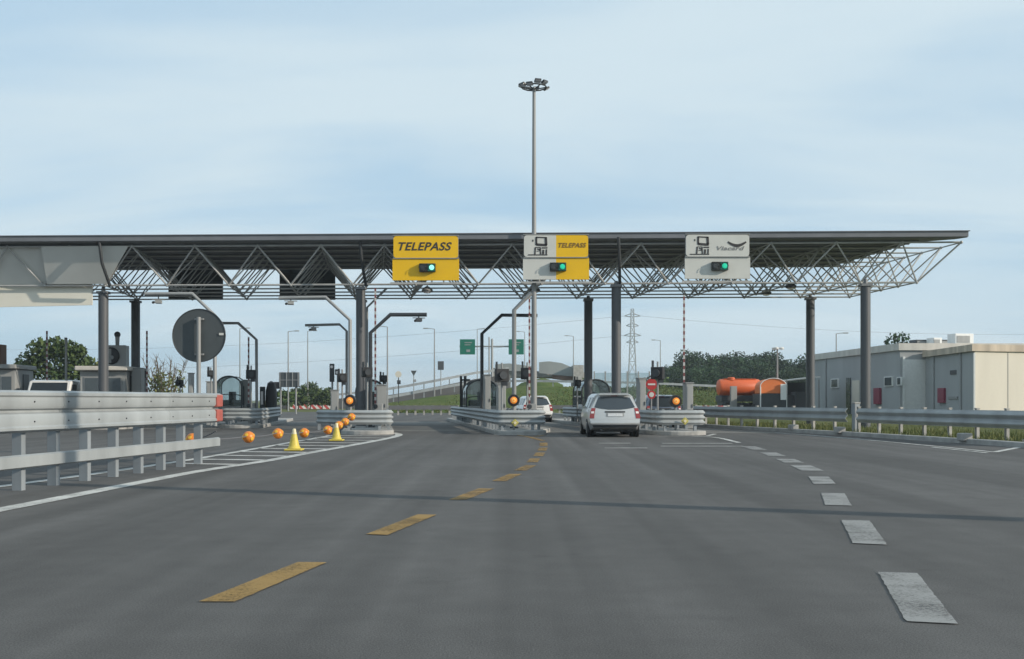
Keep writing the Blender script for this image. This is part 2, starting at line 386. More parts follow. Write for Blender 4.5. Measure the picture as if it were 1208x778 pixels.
def text_mesh(body, size, mtx, name, m, parent, shear=0.0, offset=0.0, depth=0.006, width=None):
    cu = bpy.data.curves.new(name, 'FONT'); cu.body = body; cu.size = size; cu.shear = shear; cu.offset = offset
    cu.extrude = depth; cu.space_character = 1.08; cu.align_x = 'CENTER'; cu.align_y = 'CENTER'
    to = bpy.data.objects.new(name, cu); col.objects.link(to)
    bpy.context.view_layer.update()
    dg = bpy.context.evaluated_depsgraph_get()
    me = bpy.data.meshes.new_from_object(to.evaluated_get(dg))
    bpy.data.objects.remove(to)
    if width:
        xs = [v.co.x for v in me.vertices]; s = width/(max(xs)-min(xs)); mid = (max(xs)+min(xs))/2
        for v in me.vertices: v.co.x = (v.co.x-mid)*s
    me.transform(MW[parent].inverted() @ mtx)
    me.materials.clear(); me.materials.append(m)
    o = bpy.data.objects.new(name, me); col.objects.link(o); o.parent = parent; MW[o] = MW[parent]
    return o

# ------------------------------------------------------------------ ground, road, markings
g = MB(); g.sheet([(-1900, -300), (1900, -300), (1900, 2200), (-1900, 2200)], -0.03); struct('ground', g, M_grass)
KERB = [(15.0, -10), (14.6, 10), (13.9, 22), (13.1, 30), (11.5, 38.5), (9.2, 47), (7.6, 57), (5.4, 75), (3.2, 95), (1.0, 112)]
LEFT = [(-70, -20), (-70, 112)]
g = MB(); g.sheet([(-70, -12), (15.0, -12)] + KERB[1:] + [(-70, 112)], 0.0); struct('road', g, M_asph)
kp = [(-0.0, 0.0), (0.16, 0.0), (0.16, 0.135), (0.02, 0.135), (0.0, 0.115)]
g = MB(); g.sweep([(0, -0.02), (0.0, 0.125), (0.02, 0.14), (0.25, 0.14), (0.25, -0.02)], KERB); struct('kerb', g, M_kerb)
g = MB(); vp = [(x+0.24, y) for x, y in KERB]
g.sheet(vp + [(150, 112), (150, -10)], 0.115); struct('verge', g, M_grass)
# lighter concrete slabs of the toll lanes
def lane_pt(x39, d): return Vector((x39, 39, 0)) + E*((d-39)/E.y)
ISL = {'A': -5.2, 'B': 0.34, 'C': 5.95, 'E': -10.85, 'F': -16.5, 'G': -22.1}
g = MB()
for a, b, s in ((-5.2, 0.34, 43), (0.34, 5.95, 42), (5.95, 11.0, 40.5), (-10.85, -5.2, 46), (-16.5, -10.85, 46)):
    x0, x1 = a+0.96, b-0.96
    p = [lane_pt(x0, s), lane_pt(x1, s), lane_pt(x1 if b < 9 else 8.9, 62), lane_pt(x0, 62)]
    if b > 9: p = [Vector((6.5, 40.5, 0)), Vector((10.6, 40.5, 0)), Vector((8.6, 47.5, 0)), Vector((6.6, 58, 0)), Vector((4.6, 58, 0))]
    g.sheet(p, 0.004)
struct('concrete_apron', g, M_apron)

def quad_mark(g, p, z=0.008): g.sheet(p, z)
g = MB()
# left edge line curving round the hatched nose
LINE = [(-6.9, 2), (-6.1, 8.5), (-5.8, 12.3), (-5.62, 16.1), (-5.45, 19), (-5.02, 22), (-4.75, 25.5), (-4.45, 29), (-4.1, 33.5), (-3.95, 37), (-4.1, 39.2), (-4.5, 41.0)]
def dense(pts, k=6):
    out = []
    for i in range(len(pts)-1):
        p0 = Vector(pts[max(i-1, 0)]); p1 = Vector(pts[i]); p2 = Vector(pts[i+1]); p3 = Vector(pts[min(i+2, len(pts)-1)])
        for j in range(k):
            t = j/k
            out.append(0.5*((2*p1)+(p2-p0)*t+(2*p0-5*p1+4*p2-p3)*t*t+(3*p1-p0-3*p2+p3)*t**3))
    out.append(Vector(pts[-1])); return out
g.strip(dense(LINE), 0.26, 0.008)
g.strip(dense([(-8.9, 6), (-7.3, 16), (-6.75, 21.5), (-6.55, 27), (-6.45, 33), (-6.3, 37.5)]), 0.2, 0.008)
def line_x(y):
    for (x0, y0), (x1, y1) in zip(LINE, LINE[1:]):
        if y0 <= y <= y1: return x0+(x1-x0)*(y-y0)/(y1-y0)
for d in (20.9, 22.4, 24.0, 25.7, 27.5, 29.4, 31.3, 33.3, 35.4, 37.4):
    xl, xr = -6.5, line_x(d)-0.1
    g.sheet([(xl, d+0.15), (xr, d-0.2), (xr, d+0.12), (xl, d+0.47)], 0.008)
# right edge lines at the verge
g.strip(dense([(10.0, 41), (10.9, 35), (11.3, 30), (11.5, 25.8)]), 0.14, 0.008)
g.strip([(11.5, 25.8), (13.3, 28.4)], 0.16, 0.009)
g.strip([(11.15, 25.4), (11.05, 28.5)], 0.12, 0.008)
g.strip([(13.0, 24.0), (13.6, 24.4)], 0.3, 0.008)
# nose line of the right island
g.strip(dense([(6.2, 37.2), (6.75, 35.7), (6.6, 31.5)]), 0.16, 0.008)
g.strip([(5.0, 37.0), (6.75, 37.4), (7.4, 39.5)], 0.16, 0.0095)
for x0, x1, y in ((2.5, 3.4, 31.0), (4.3, 6.3, 30.9), (2.4, 3.5, 27.9), (4.0, 6.2, 29.0)):
    g.sheet([(x0, y), (x1, y), (x1, y+0.22), (x0, y+0.22)], 0.008)
g.strip([(-0.65, 38.5), (1.35, 38.2)], 0.2, 0.008)
struct('white_road_marking', g, M_white)
g = MB()
for (xa, ya, xb, yb, w) in ((2.345, 6.05, 2.775, 7.8, 0.27), (3.09, 9.35, 3.55, 11.2, 0.28), (3.85, 12.78, 4.28, 14.45, 0.30), (4.62, 16.0, 4.98, 17.6, 0.32),
                            (5.28, 19.0, 5.48, 20.6, 0.38), (5.58, 21.4, 5.75, 22.8, 0.38), (5.88, 24.0, 6.05, 25.6, 0.38), (6.18, 27.0, 6.32, 29.0, 0.36)):
    g.strip([(xa, ya), (xb, yb)], w, 0.008)
struct('worn_white_road_marking', g, M_worn)
g = MB()
for (xa, ya, xb, yb, w) in ((-1.82, 6.68, -1.53, 8.3, 0.22), (-1.25, 10.0, -0.92, 11.75, 0.21)):
    g.strip([(xa, ya), (xb, yb)], w, 0.008)
struct('yellow_road_marking', g, M_yellow)
g = MB()
for (xa, ya, xb, yb, w) in ((-0.68, 13.5, -0.36, 15.2, 0.22), (-0.2, 16.6, 0.06, 18.2, 0.22),
                            (0.14, 19.1, 0.36, 20.6, 0.22), (0.40, 21.6, 0.50, 23.1, 0.22), (0.58, 24.0, 0.68, 25.6, 0.22), (0.72, 26.4, 0.82, 28.2, 0.22), (0.85, 29.2, 0.92, 31.5, 0.22),
                            (0.95, 33.0, 0.55, 36.5, 0.16)):
    g.strip([(xa, ya), (xb, yb)], w, 0.008)
g.strip([(0.55, 36.5), (0.2, 38.2)], 0.16, 0.012); g.strip([(0.75, 36.6), (1.15, 38.2)], 0.16, 0.010)
struct('worn_yellow_road_marking', g, M_yellow2)

# ------------------------------------------------------------------ crash barriers
def wave(z0, h, waves, amp=0.08, th=0.006):
    pr = []; n = waves*8
    for i in range(n+1):
        t = i/n; pr.append((amp*0.5*(1-math.cos(2*math.pi*waves*t))*1.0, z0+h*t))
    return [(o+th, z) for o, z in pr] + [(o-th, z) for o, z in reversed(pr)]
def flat_wave(z0, h, th=0.006):
    "two flat ribs with a groove between and rolled lips"
    q = [(0.02, 0), (0.095, 0.03), (0.095, 0.06), (0.07, 0.08), (0.075, 0.185), (0.055, 0.22), (0.0, 0.24), (0.0, 0.262), (0.055, 0.282), (0.075, 0.315), (0.07, 0.42), (0.095, 0.44), (0.095, 0.475), (0.04, 0.5)]
    q = [(o, z0+z*h/0.5) for o, z in q]
    return [(o+th, z) for o, z in q] + [(o-th, z) for o, z in reversed(q)]
def along(pts, step, start=0.0):
    "points every step metres along a path, with directions"
    out = []; acc = -start
    for i in range(len(pts)-1):
        a, b = Vector((*pts[i][:2], 0)), Vector((*pts[i+1][:2], 0)); l = (b-a).length; d = (b-a)/l
        while acc <= l: out.append((a+d*acc, d)); acc += step
        acc -= l
    return out
# long barrier on the left, three ridges on top and a low rail below
gl = dense([(-8.35, 3.0), (-7.45, 9.0), (-6.78, 14.3), (-6.18, 19.0), (-5.93, 21.8)], 3)
t = thing('guardrail', 'long galvanised guardrail with low second rail and red end beside the left edge line', 'guardrail', (-6.78, 14.3, 0))
g = MB(); g.sweep(flat_wave(0.80, 0.58), gl)
for p, d in along(gl, 3.52, 1.0):
    g.sweep([(o+0.004, z) for o, z in flat_wave(0.797, 0.586)], [p-d*0.2, p+d*0.2])
g.cur = 1
for p, d in along(gl, 0.88, 0.3):
    n = Vector((d.y, -d.x, 0))
    for z in (0.95, 1.225): g.lathe([(0.013, 0.0), (0.012, 0.012), (0.004, 0.018)], p+n*0.078+d*0.1+Vector((0, 0, z)), 8, n)
g.build('beam', [M_rail, M_dark], t, smooth=True)
g = MB(); g.sweep([(0.06, 0.33), (0.06, 0.48), (0.02, 0.50), (0.0, 0.49), (0.045, 0.475), (0.045, 0.335), (0.0, 0.32), (0.02, 0.31)], gl); g.build('low_rail', M_rail, t)
for i, (p, d) in enumerate(along(gl, 0.88, 0.3)):
    n = Vector((d.y, -d.x, 0)); m = MB()
    rz = math.atan2(d.y, d.x); c = p - n*0.12
    m.box((c.x, c.y, 0.62), (0.012, 0.13, 1.25), rz)
    for s in (-1, 1):
        q = c + n*0.065*s + d*0.045; m.box((q.x, q.y, 0.62), (0.1, 0.01, 1.25), rz)
    q = p - n*0.04; m.box((q.x, q.y, 1.12), (0.1, 0.07, 0.3), rz)
    m.build('post', M_post, t)
pe = [Vector((*q[:2], 0)) for q in gl]
de = (pe[-1]-pe[-2]).normalized()
for za, zb in ((0.82, 1.06), (1.11, 1.36)):
    m = MB(); m.sweep([(0.09, za), (0.106, za+0.02), (0.106, zb-0.02), (0.09, zb), (0.03, zb), (0.03, za)], [pe[-1]-de*0.3, pe[-1]+de*0.03]); m.build('end_reflector', M_red, t, bevel=0.008)

# right guardrails on the verge
def verge_rail(pts, label, z):
    t = thing('guardrail', label, 'guardrail', (*pts[0], z), group='guardrails on the right verge')
    rev = list(reversed(pts))
    g = MB(); g.sweep([(o, a+z) for o, a in wave(0.34, 0.5, 2, 0.09)], rev[::-1] if False else rev); 
    g.build('beam', M_rail, t, smooth=True)
    for p, d in along(rev, 1.35, 0.15):
        n = Vector((d.y, -d.x, 0)); c = p - n*0.1; m = MB(); rz = math.atan2(d.y, d.x)
        m.box((c.x, c.y, z+0.43), (0.09, 0.012, 0.9), rz)
        for s in (-1, 1):
            q = c + d*0.045*s; m.box((q.x, q.y, z+0.43), (0.012, 0.09, 0.9), rz)
        m.box((c.x, c.y, z+0.885), (0.12, 0.11, 0.03), rz)
        q = p - n*0.03; m.box((q.x, q.y, z+0.59), (0.08, 0.08, 0.14), rz)
        m.build('post', M_conc, t)
    return t
# path order chosen so that the ridges face the road (to the left)
t = verge_rail(dense([(14.25, 27.4), (13.75, 30.0), (12.15, 38.0)], 4)[3:], 'dark shaded guardrail in front of the cream block, the nearer on the right verge', 0.115)
t = verge_rail(dense([(12.05, 38.9), (10.7, 43.0), (9.45, 47.2), (8.2, 54.0)], 4), 'farther guardrail on the right verge, ending in front of the orange tanker', 0.115)
t = thing('rail_post', 'stout grey post standing in the gap between the two right guardrails', 'post', (12.15, 38.45, 0.115))
m = MB(); m.box((12.2, 38.45, 0.62), (0.2, 0.2, 1.0), R(15)); m.build('shaft', M_post, t, bevel=0.015)
m = MB(); m.box((12.2, 38.45, 1.14), (0.24, 0.24, 0.04), R(15)); m.build('cap', M_conc, t, bevel=0.01)
t = thing('marker_post', 'tall pale post at the near end of the right guardrail', 'post', (13.72, 28.9, 0.115))
m = MB(); m.lathe([(0.05, 0), (0.05, 1.42), (0.035, 1.45)], (13.78, 28.9, 0.1), 12); m.build('shaft', M_pole, t, smooth=True)
m = MB(); m.box((13.78, 28.9, 0.15), (0.24, 0.24, 0.08)); m.build('foot', M_conc, t, bevel=0.01)
for (x, y, lab) in ((12.9, 31.0, 'pale concrete block on the kerb under the nearer right guardrail'), (11.5, 38.2, 'pale concrete block on the kerb by the gap of the right guardrails'), (10.75, 41.6, 'pale concrete block on the kerb under the farther right guardrail')):
    m = MB(); m.box((x+0.05, y, 0.19), (0.3, 0.34, 0.22), R(12)); tag(m.build('kerb_block', M_kerb, bevel=0.03), lab, 'kerb block', 'kerb blocks on the right')

# ------------------------------------------------------------------ toll islands with wrap-round barriers
def island(key, nose_d, length, hw=0.95, hr=0.0):
    x = ISL[key]; c = lane_pt(x, nose_d); pts = []
    for i in range(13):
        a = math.pi*i/12; pts.append(c + N*(-hw*math.cos(a)) + E*(hw*0.75*(1-math.sin(a))))
    pts = [pts[0]+E*length] + pts + ([pts[-1]+E*1.0, pts[-1]+E*2.5+N*hr, pts[-1]+E*length*0.6+N*hr] if hr else []) + [pts[-1]+E*length]
    m = MB(); m.slab(pts, -0.02, 0.15); struct('traffic_island', m, M_kerb, bevel=0.03)
    return c
def nose_barrier(key, nose_d, label, left_len, right_len, flare=0.0, hw=0.86):
    x = ISL[key]; c = lane_pt(x, nose_d); t = thing('crash_barrier', label, 'crash barrier', (c.x, c.y, 0.15), LANE, 'crash barriers round the island noses')
    fr = 0.22; pts = [c - N*hw + E*left_len - N*flare, c - N*hw + E*fr]
    for i in range(1, 5): a = math.pi/2*i/5; pts.append(c - N*(hw-fr+fr*math.cos(a)) + E*(fr-fr*math.sin(a)))
    pts += [c - N*(hw-fr), c + N*(hw-fr)]
    for i in range(1, 5): a = math.pi/2*i/5; pts.append(c + N*(hw-fr+fr*math.sin(a)) + E*(fr-fr*math.cos(a)))
    pts += [c + N*hw + E*fr, c + N*hw + E*right_len]
    g = MB(); g.sweep(wave(0.36, 0.52, 3, 0.07), pts); g.build('beam', M_rail, t, smooth=True)
    sp = [q for q, _ in along(pts, 1.1, 0.1)]
    ctr = c + E*0.9
    for q in sp:
        d = Vector((ctr.x-q.x, ctr.y-q.y, 0))
        w = N*(-1 if (q-c).dot(N) > 0 else 1)*0.1 if (q-c).dot(E) > 0.25 else E*0.1
        p = q + w
        m = MB(); m.box((p.x, p.y, 0.50), (0.1, 0.1, 0.76), LANE); m.build('post', M_post, t)
    return t, c
for k, nd, L in (('A', 38.6, 24), ('B', 38.6, 27), ('C', 38.0, 25), ('E', 47.5, 17), ('F', 45.5, 20), ('G', 45.5, 20)):
    island(k, nd, L, hr=0.55 if k == 'B' else 0.0)
nose_barrier('A', 39.1, 'ridged metal barrier round the island nose under the second canopy column, balls hung in front', 1.7, 12, 1.0)
nose_barrier('B', 39.1, 'ridged metal barrier round the island nose left of the silver car, with a yellow marker', 24.0, 12)
nose_barrier('C', 38.5, 'ridged metal barrier round the island nose right of the silver car, with a yellow marker', 19.5, 10)
nose_barrier('E', 48.0, 'ridged metal barrier round the farther island nose behind the red guardrail end', 4, 9)
nose_barrier('F', 46.0, 'ridged metal barrier below the booth with the big fan, behind the long guardrail', 8, 9)
nose_barrier('G', 46.0, 'ridged metal barrier at the far left edge, behind the long guardrail', 8, 9)

# ------------------------------------------------------------------ canopy
FD = lambda x: 45.1 - 0.035*x                # distance of the roof's front edge at world x
U = Vector((1, -0.035, 0)); DEP = 8.4
def cv(x, v, z): return Vector((x, FD(x), 0)) + E*v + Vector((0, 0, z))
ZT, ZB, ZD = 7.72, 6.16, 7.86
XR, XL = 18.5, -34.0
can = thing('toll_canopy', 'long flat toll plaza roof on a white space frame, carried by blue grey columns', 'canopy', cv(0, 0, 0), 0)
XRB = XR+0.0
XD = 17.0
dk = [cv(XL, -0.35, ZD), cv(XR, -0.35, ZD), cv(XR-0.25, 0.15, ZD), cv(XD, 1.0, ZD), cv(XD, DEP, ZD), cv(XL, DEP, ZD)]
m = MB(); m.prism(dk, (0, 0, 0.1))
m.build('roof_deck', M_deck, can)
m = MB(); m.beam(cv(XL, -0.40, 8.0), cv(XR, -0.40, 8.0), 0.08, 0.22); m.beam(cv(XD+0.05, 1.0, 8.0), cv(XD+0.05, DEP, 8.0), 0.08, 0.2); m.beam(cv(XL, DEP+0.05, 8.0), cv(XD, DEP+0.05, 8.0), 0.08, 0.26)
m.beam(cv(XL, -0.42, 8.12), cv(XR+0.05, -0.42, 8.12), 0.14, 0.03)
m.build('fascia', M_fascia, can)
m = MB()
v = 0.4
while v < DEP: m.beam(cv(XL, v, 7.83), cv(XD-0.1, v, 7.83), 0.10, 0.06); v += 0.8
m.build('purlins', M_deck, can)
MOD = 2.672; NV = 5; DV = 1.62
xs_top = [gx(155, 45.6) + MOD*k for k in range(-6, 14)]
xs_top[-1] = XR-0.06
m = MB()
def tb(a, b, r=0.034): m.tube(a, b, r, n=6, cap=False)
last = len(xs_top)-1
for j in range(NV+1):
    vt = j*DV
    for i in range(last):
        tb(cv(xs_top[i], vt, ZT), cv(xs_top[i+1], vt, ZT), 0.04)
    for i in range(len(xs_top)):
        if j < NV: tb(cv(xs_top[i], vt, ZT), cv(xs_top[i], vt+DV, ZT), 0.03)
for j in range(NV):
    vb = j*DV + DV*0.5
    for i in range(last):
        xb = xs_top[i] + MOD/2 - (0.35 if i == last-1 else 0); B = cv(xb, vb, ZB)
        if i < last-1:
            xn = xs_top[i+1] + MOD/2 - (0.35 if i+1 == last-1 else 0); tb(B, cv(xn, vb, ZB), 0.045 if j == 0 else 0.036)
        for a in (0, 1):
            for b in (0, 1): tb(B, cv(xs_top[i+a], (j+b)*DV, ZT), 0.038 if (j == 0 and b == 0) else 0.03)
        if j < NV-1: tb(B, cv(xb, vb+DV, ZB), 0.028)
for i in range(len(xs_top)):
    for j in range(NV+1): m.sphere(cv(xs_top[i], j*DV, ZT), 0.07, 8)
for i in range(last):
    for j in range(NV): m.sphere(cv(xs_top[i]+MOD/2-(0.35 if i == last-1 else 0), j*DV+DV*0.5, ZB), 0.07, 8)
m.build('space_frame', M_truss, can, smooth=True)
cols = [(122, 47.0, 5.85, 0.21), (425.5, 46.2, 5.95, 0.2), (727, 45.2, 5.95, 0.2), (1021, 44.4, 5.9, 0.2), (160, 53.0, 6.0, 0.21), (427, 52.6, 6.0, 0.2), (694, 51.6, 5.95, 0.2), (956, 50.9, 5.95, 0.2)]
for px, d, h, r in cols:
    x = gx(px, d); m = MB(); m.lathe([(r*1.5, 0.0), (r*1.5, 0.05), (r, 0.06), (r, h-0.12), (r*1.15, h-0.1), (r*1.15, h)], (x, d, 0.1), 20)
    o = m.build('column', M_col, can, smooth=True)
    m = MB(); m.box((x, d, h+0.05), (0.46, 0.46, 0.1)); m.tube((x, d, h+0.1), (x, d, ZB+0.05), 0.1, 0.07); m.build('capital', M_deck, o)
for px, d in ((117, 45.35), (424.5, 45.1), (729.5, 44.25)):
    x = gx(px, d); m = MB(); m.path([(x, d, 7.9), (x+0.06, d+0.15, 7.0), (x+0.14, d+0.85, 6.1)], 0.065, 8); m.build('drainpipe', M_dark, can, smooth=True)
# pale cladding on the left bays
m = MB()
a = xs_top[6]; xl = gx(47, 45.6)
m.prism([cv(xl, -0.12, 7.72), cv(a-0.12, -0.12, 7.72), cv(a-1.28, 0.72, ZB+0.06), cv(xl, 0.72, ZB+0.06)], E*0.04)
m.build('upper_cladding', M_sheetg, can)
m = MB(); m.prism([cv(XL, 0.12, 7.72), cv(xl+0.02, 0.12, 7.72), cv(xl+0.02, 0.96, ZB+0.06), cv(XL, 0.96, ZB+0.06)], E*0.04)
m.build('rear_cladding', M_sheetg, can)
m = MB(); xe = gx(113, 46.8)
m.prism([cv(XL, 1.0, ZB+0.12), cv(xe, 1.0, ZB+0.12), cv(xe, 1.0, 5.34), cv(xe-2.0, 1.0, 5.30), cv(XL, 1.0, 5.05)], E*0.08)
m.build('lower_cladding', M_sheetc, can)

# signs for the other direction, seen from behind
for (x0, x1, y0, lab) in ((199, 263, 318, 'dark back of a lane sign under the canopy, above the round sign'), (330, 395.5, 318, 'dark back of a lane sign under the canopy, just left of the second column')):
    d = 54.2; p0, p1 = at(x0, 354, d), at(x1, y0-8, d)
    t = thing('lane_sign', lab, 'sign', ((p0.x+p1.x)/2, d, p0.z), 0, 'lane signs seen from behind')
    m = MB(); m.box(((p0.x+p1.x)/2, d, (p0.z+p1.z)/2), (p1.x-p0.x, 0.12, p1.z-p0.z)); m.build('board', M_signb, t, bevel=0.01)
    m = MB()
    for k in range(5): m.box(((p0.x+p1.x)/2, d-0.085, p0.z+(k+0.5)*(p1.z-p0.z)/5), (p1.x-p0.x-0.08, 0.05, 0.06))
    m.build('stiffeners', M_dark, t)
    m = MB()
    for s in (0.2, 0.8): m.beam((p0.x+(p1.x-p0.x)*s, d-0.14, p0.z+0.1), (p0.x+(p1.x-p0.x)*s, d-0.14, 7.85), 0.06, 0.06)
    m.build('hanger', M_dark, t)

# ------------------------------------------------------------------ lane signs facing us
def lane_sign(px0, px1, ytop, ybot, d, label, kind):
    p0, p1 = at(px0, ybot, d), at(px1, ytop, d); w = p1.x-p0.x; xc = (p0.x+p1.x)/2; h = p1.z-p0.z
    t = thing('lane_sign', label, 'sign', (xc, d, p0.z), 0, 'lane signs over the toll lanes')
    zs = p0.z + h*0.49                       # split between the lower board and the upper panel
    def board(name, z0, z1, inset, dep, rad):
        ms = [M_sy, M_sw]; m = MB()
        parts = {'yellow': [(p0.x, p1.x, 0)], 'white': [(p0.x, p1.x, 1)], 'both': [(p0.x, xc, 1), (xc, p1.x, 0)]}[kind]
        for a, b, mi in parts:
            m.cur = mi; a2 = a+inset if a == p0.x else a; b2 = b-inset if b == p1.x else b
            r = rad; poly = []
            for (cx_, cz_, on, a0) in ((b2-r, z0+r, b == p1.x, -90), (b2-r, z1-r, b == p1.x, 0), (a2+r, z1-r, a == p0.x, 90), (a2+r, z0+r, a == p0.x, 180)):
                if on:
                    for k in range(5): th = R(a0+90*k/4); poly.append((cx_+r*math.cos(th), d-dep, cz_+r*math.sin(th)))
                else:
                    sx = b2 if a0 in (-90, 0) else a2; sz = z0 if a0 in (-90, 180) else z1
                    poly.append((sx, d-dep, sz))
            m.prism(poly, (0, 0.09, 0))
        return m.build(name, ms, t)
    board('lower_board', p0.z, zs-0.02, 0.0, 0.0, 0.02)
    board('upper_panel', zs+0.02, p1.z-0.03, 0.04, 0.02, 0.12)
    m = MB(); m.box((xc, d+0.14, (p0.z+p1.z)/2), (w-0.06, 0.1, h-0.04)); m.box((xc, d+0.02, zs), (w-0.04, 0.14, 0.03)); m.box((xc, d+0.05, p1.z+0.0), (w-0.02, 0.16, 0.03))
    m.build('housing', M_grey, t)
    m = MB(); zb = p0.z-0.1
    m.beam((p0.x-0.1, d+0.1, zb), (p1.x+0.1, d+0.1, zb), 0.06, 0.06)
    for k in range(6): m.beam((p0.x+0.15+k*(w-0.3)/5, d+0.1, zb), (p0.x+0.15+k*(w-0.3)/5, d+0.16, p0.z+0.05), 0.05, 0.05)
    m.build('bracket', M_truss, t)
    # signal: dark and green lamp in one hooded box
    zc = p0.z + h*0.275; xl = xc + 0.02*w; bw, bh, bd = 0.66, 0.34, 0.17
    m = MB(); m.box((xl+0.02, d-bd/2, zc), (bw, bd, bh)); s = m.build('signal', M_black, t, bevel=0.015)
    m = MB()
    for q in (-0.17, 0.19):
        m.path([(xl+q+0.15*math.cos(R(k)), d-bd-0.05, zc+0.15*math.sin(R(k))) for k in range(-10, 191, 20)], 0.012, 6)
    m.build('hood', M_black, s)
    face = (0, -1, 0)
    m = MB(); m.lathe([(0.13, 0), (0.13, 0.02), (0.08, 0.035)], (xl-0.17, d-bd, zc), 18, face); m.build('dark_lens', M_dark, s)
    m = MB(); m.box((xl+0.19, d-bd-0.006, zc), (0.30, 0.012, 0.31)); m.build('lens_surround', MATS['lens_green_dark'], s)
    m = MB(); m.lathe([(0.105, 0), (0.105, 0.02), (0.06, 0.035)], (xl+0.20, d-bd-0.012, zc), 18, face); m.build('green_lens', M_greenhot if kind == 'yellow' else M_green, s)
    rot = Matrix.Rotation(R(90), 4, 'X'); zu = (zs+p1.z)/2
    def txt(body, size, x, width, mt, off=0.0, z=zu):
        text_mesh(body, size, Matrix.Translation((x, d-0.027, z)) @ rot, 'lettering', mt, t, shear=0.28, offset=off, width=width)
    def pict(x):
        k = h/1.86; m = MB(); y = d-0.026
        def bar(x0, z0, x1, z1, tk): m.beam((x+x0*k, y, zu+z0*k), (x+x1*k, y, zu+z1*k), tk*k, 0.012, up=Vector((0, 1, 0)))
        bar(-0.18, 0.36, 0.27, 0.34, 0.05); bar(-0.16, 0.36, -0.16, 0.04, 0.08); bar(0.23, 0.36, 0.25, 0.04, 0.1); bar(-0.16, 0.06, 0.28, 0.03, 0.1)
        bar(-0.2, -0.06, 0.02, -0.06, 0.03); bar(-0.2, -0.06, -0.22, -0.34, 0.06); bar(-0.12, -0.12, 0.0, -0.16, 0.05); bar(0.0, -0.08, 0.02, -0.34, 0.05); bar(-0.14, -0.22, -0.02, -0.2, 0.03)
        bar(0.06, -0.08, 0.3, -0.08, 0.05); bar(0.13, -0.16, 0.12, -0.34, 0.08); bar(0.26, -0.14, 0.25, -0.34, 0.06); bar(-0.5, -0.37, 0.3, -0.37, 0.04)
        bar(-0.3, 0.26, -0.3, 0.18, 0.05)
        m.build('pictogram', M_ink, t)
    if kind == 'yellow': txt('TELEPASS', 0.46, xc-0.02, w*0.80, M_ink, 0.008)
    if kind == 'both':
        pict(p0.x+w*0.26); txt('TELEPASS', 0.26, xc+w*0.245, w*0.42, M_inkb, 0.006, zu+0.02)
    if kind == 'white':
        pict(p0.x+w*0.26); x = xc+w*0.2
        m = MB(); n_ = 12
        arc = [(x-0.12*w/2.7+ (i/n_)*w*0.28, d-0.027, zu+0.14-0.15*math.sin(math.pi*i/n_)) for i in range(n_+1)]
        th = [0.03+0.03*math.sin(math.pi*i/n_) for i in range(n_+1)]
        for i in range(n_): m.beam(arc[i], arc[i+1], (th[i]+th[i+1]), 0.012, up=Vector((0, 1, 0)))
        m.build('emblem_arc', M_ink, t)
        txt('Viacard', 0.22, x, w*0.42, M_inkg, 0.004, zu-0.12)
    return t
mat('lens_green_dark', (0.0, 0.10, 0.075), 0.4, var=0)
M_inkb = mat('sign_ink_brown', (0.16, 0.09, 0.02), 0.6, var=0)
lane_sign(463, 541.5, 278, 331, 44.2, 'all yellow TELEPASS sign with a bright green signal, leftmost over the lanes', 'yellow')
lane_sign(617, 695, 277, 330, 43.9, 'half white half yellow TELEPASS sign below the tall floodlight mast', 'both')
lane_sign(808, 885, 276.5, 329, 43.6, 'white sign with payment pictogram and black arc, rightmost over the lanes', 'white')

# lamps hung under the frame
for (px, py, d, lab) in ((504, 343.5, 46.5, 'small lamp under the canopy below the yellow sign'), (631, 343, 49, 'small dark lamp under the canopy below the half yellow sign'), (904, 346.5, 50, 'small dark lamp under the canopy right of the white sign'), (933, 339, 46, 'small dark lamp under the canopy above the gap of the right guardrails')):
    p = at(px, py, d); t = thing('canopy_lamp', lab, 'lamp', p, 0, 'lamps under the canopy')
    m = MB(); m.lathe([(0.05, 0.2), (0.12, 0.16), (0.24, 0.05), (0.24, 0.0), (0.2, -0.04)], p, 14); m.build('shade', M_dark if px > 600 else M_pole, t, smooth=True)
    m = MB(); m.tube(p+Vector((0, 0, 0.18)), (p.x, p.y, ZB+0.02), 0.02); m.build('stem', M_dark, t)
    m = MB(); m.lathe([(0.18, 0), (0.14, -0.05), (0.02, -0.07)], p+Vector((0, 0, -0.04)), 12); m.build('diffuser', M_tailw, t, smooth=True)

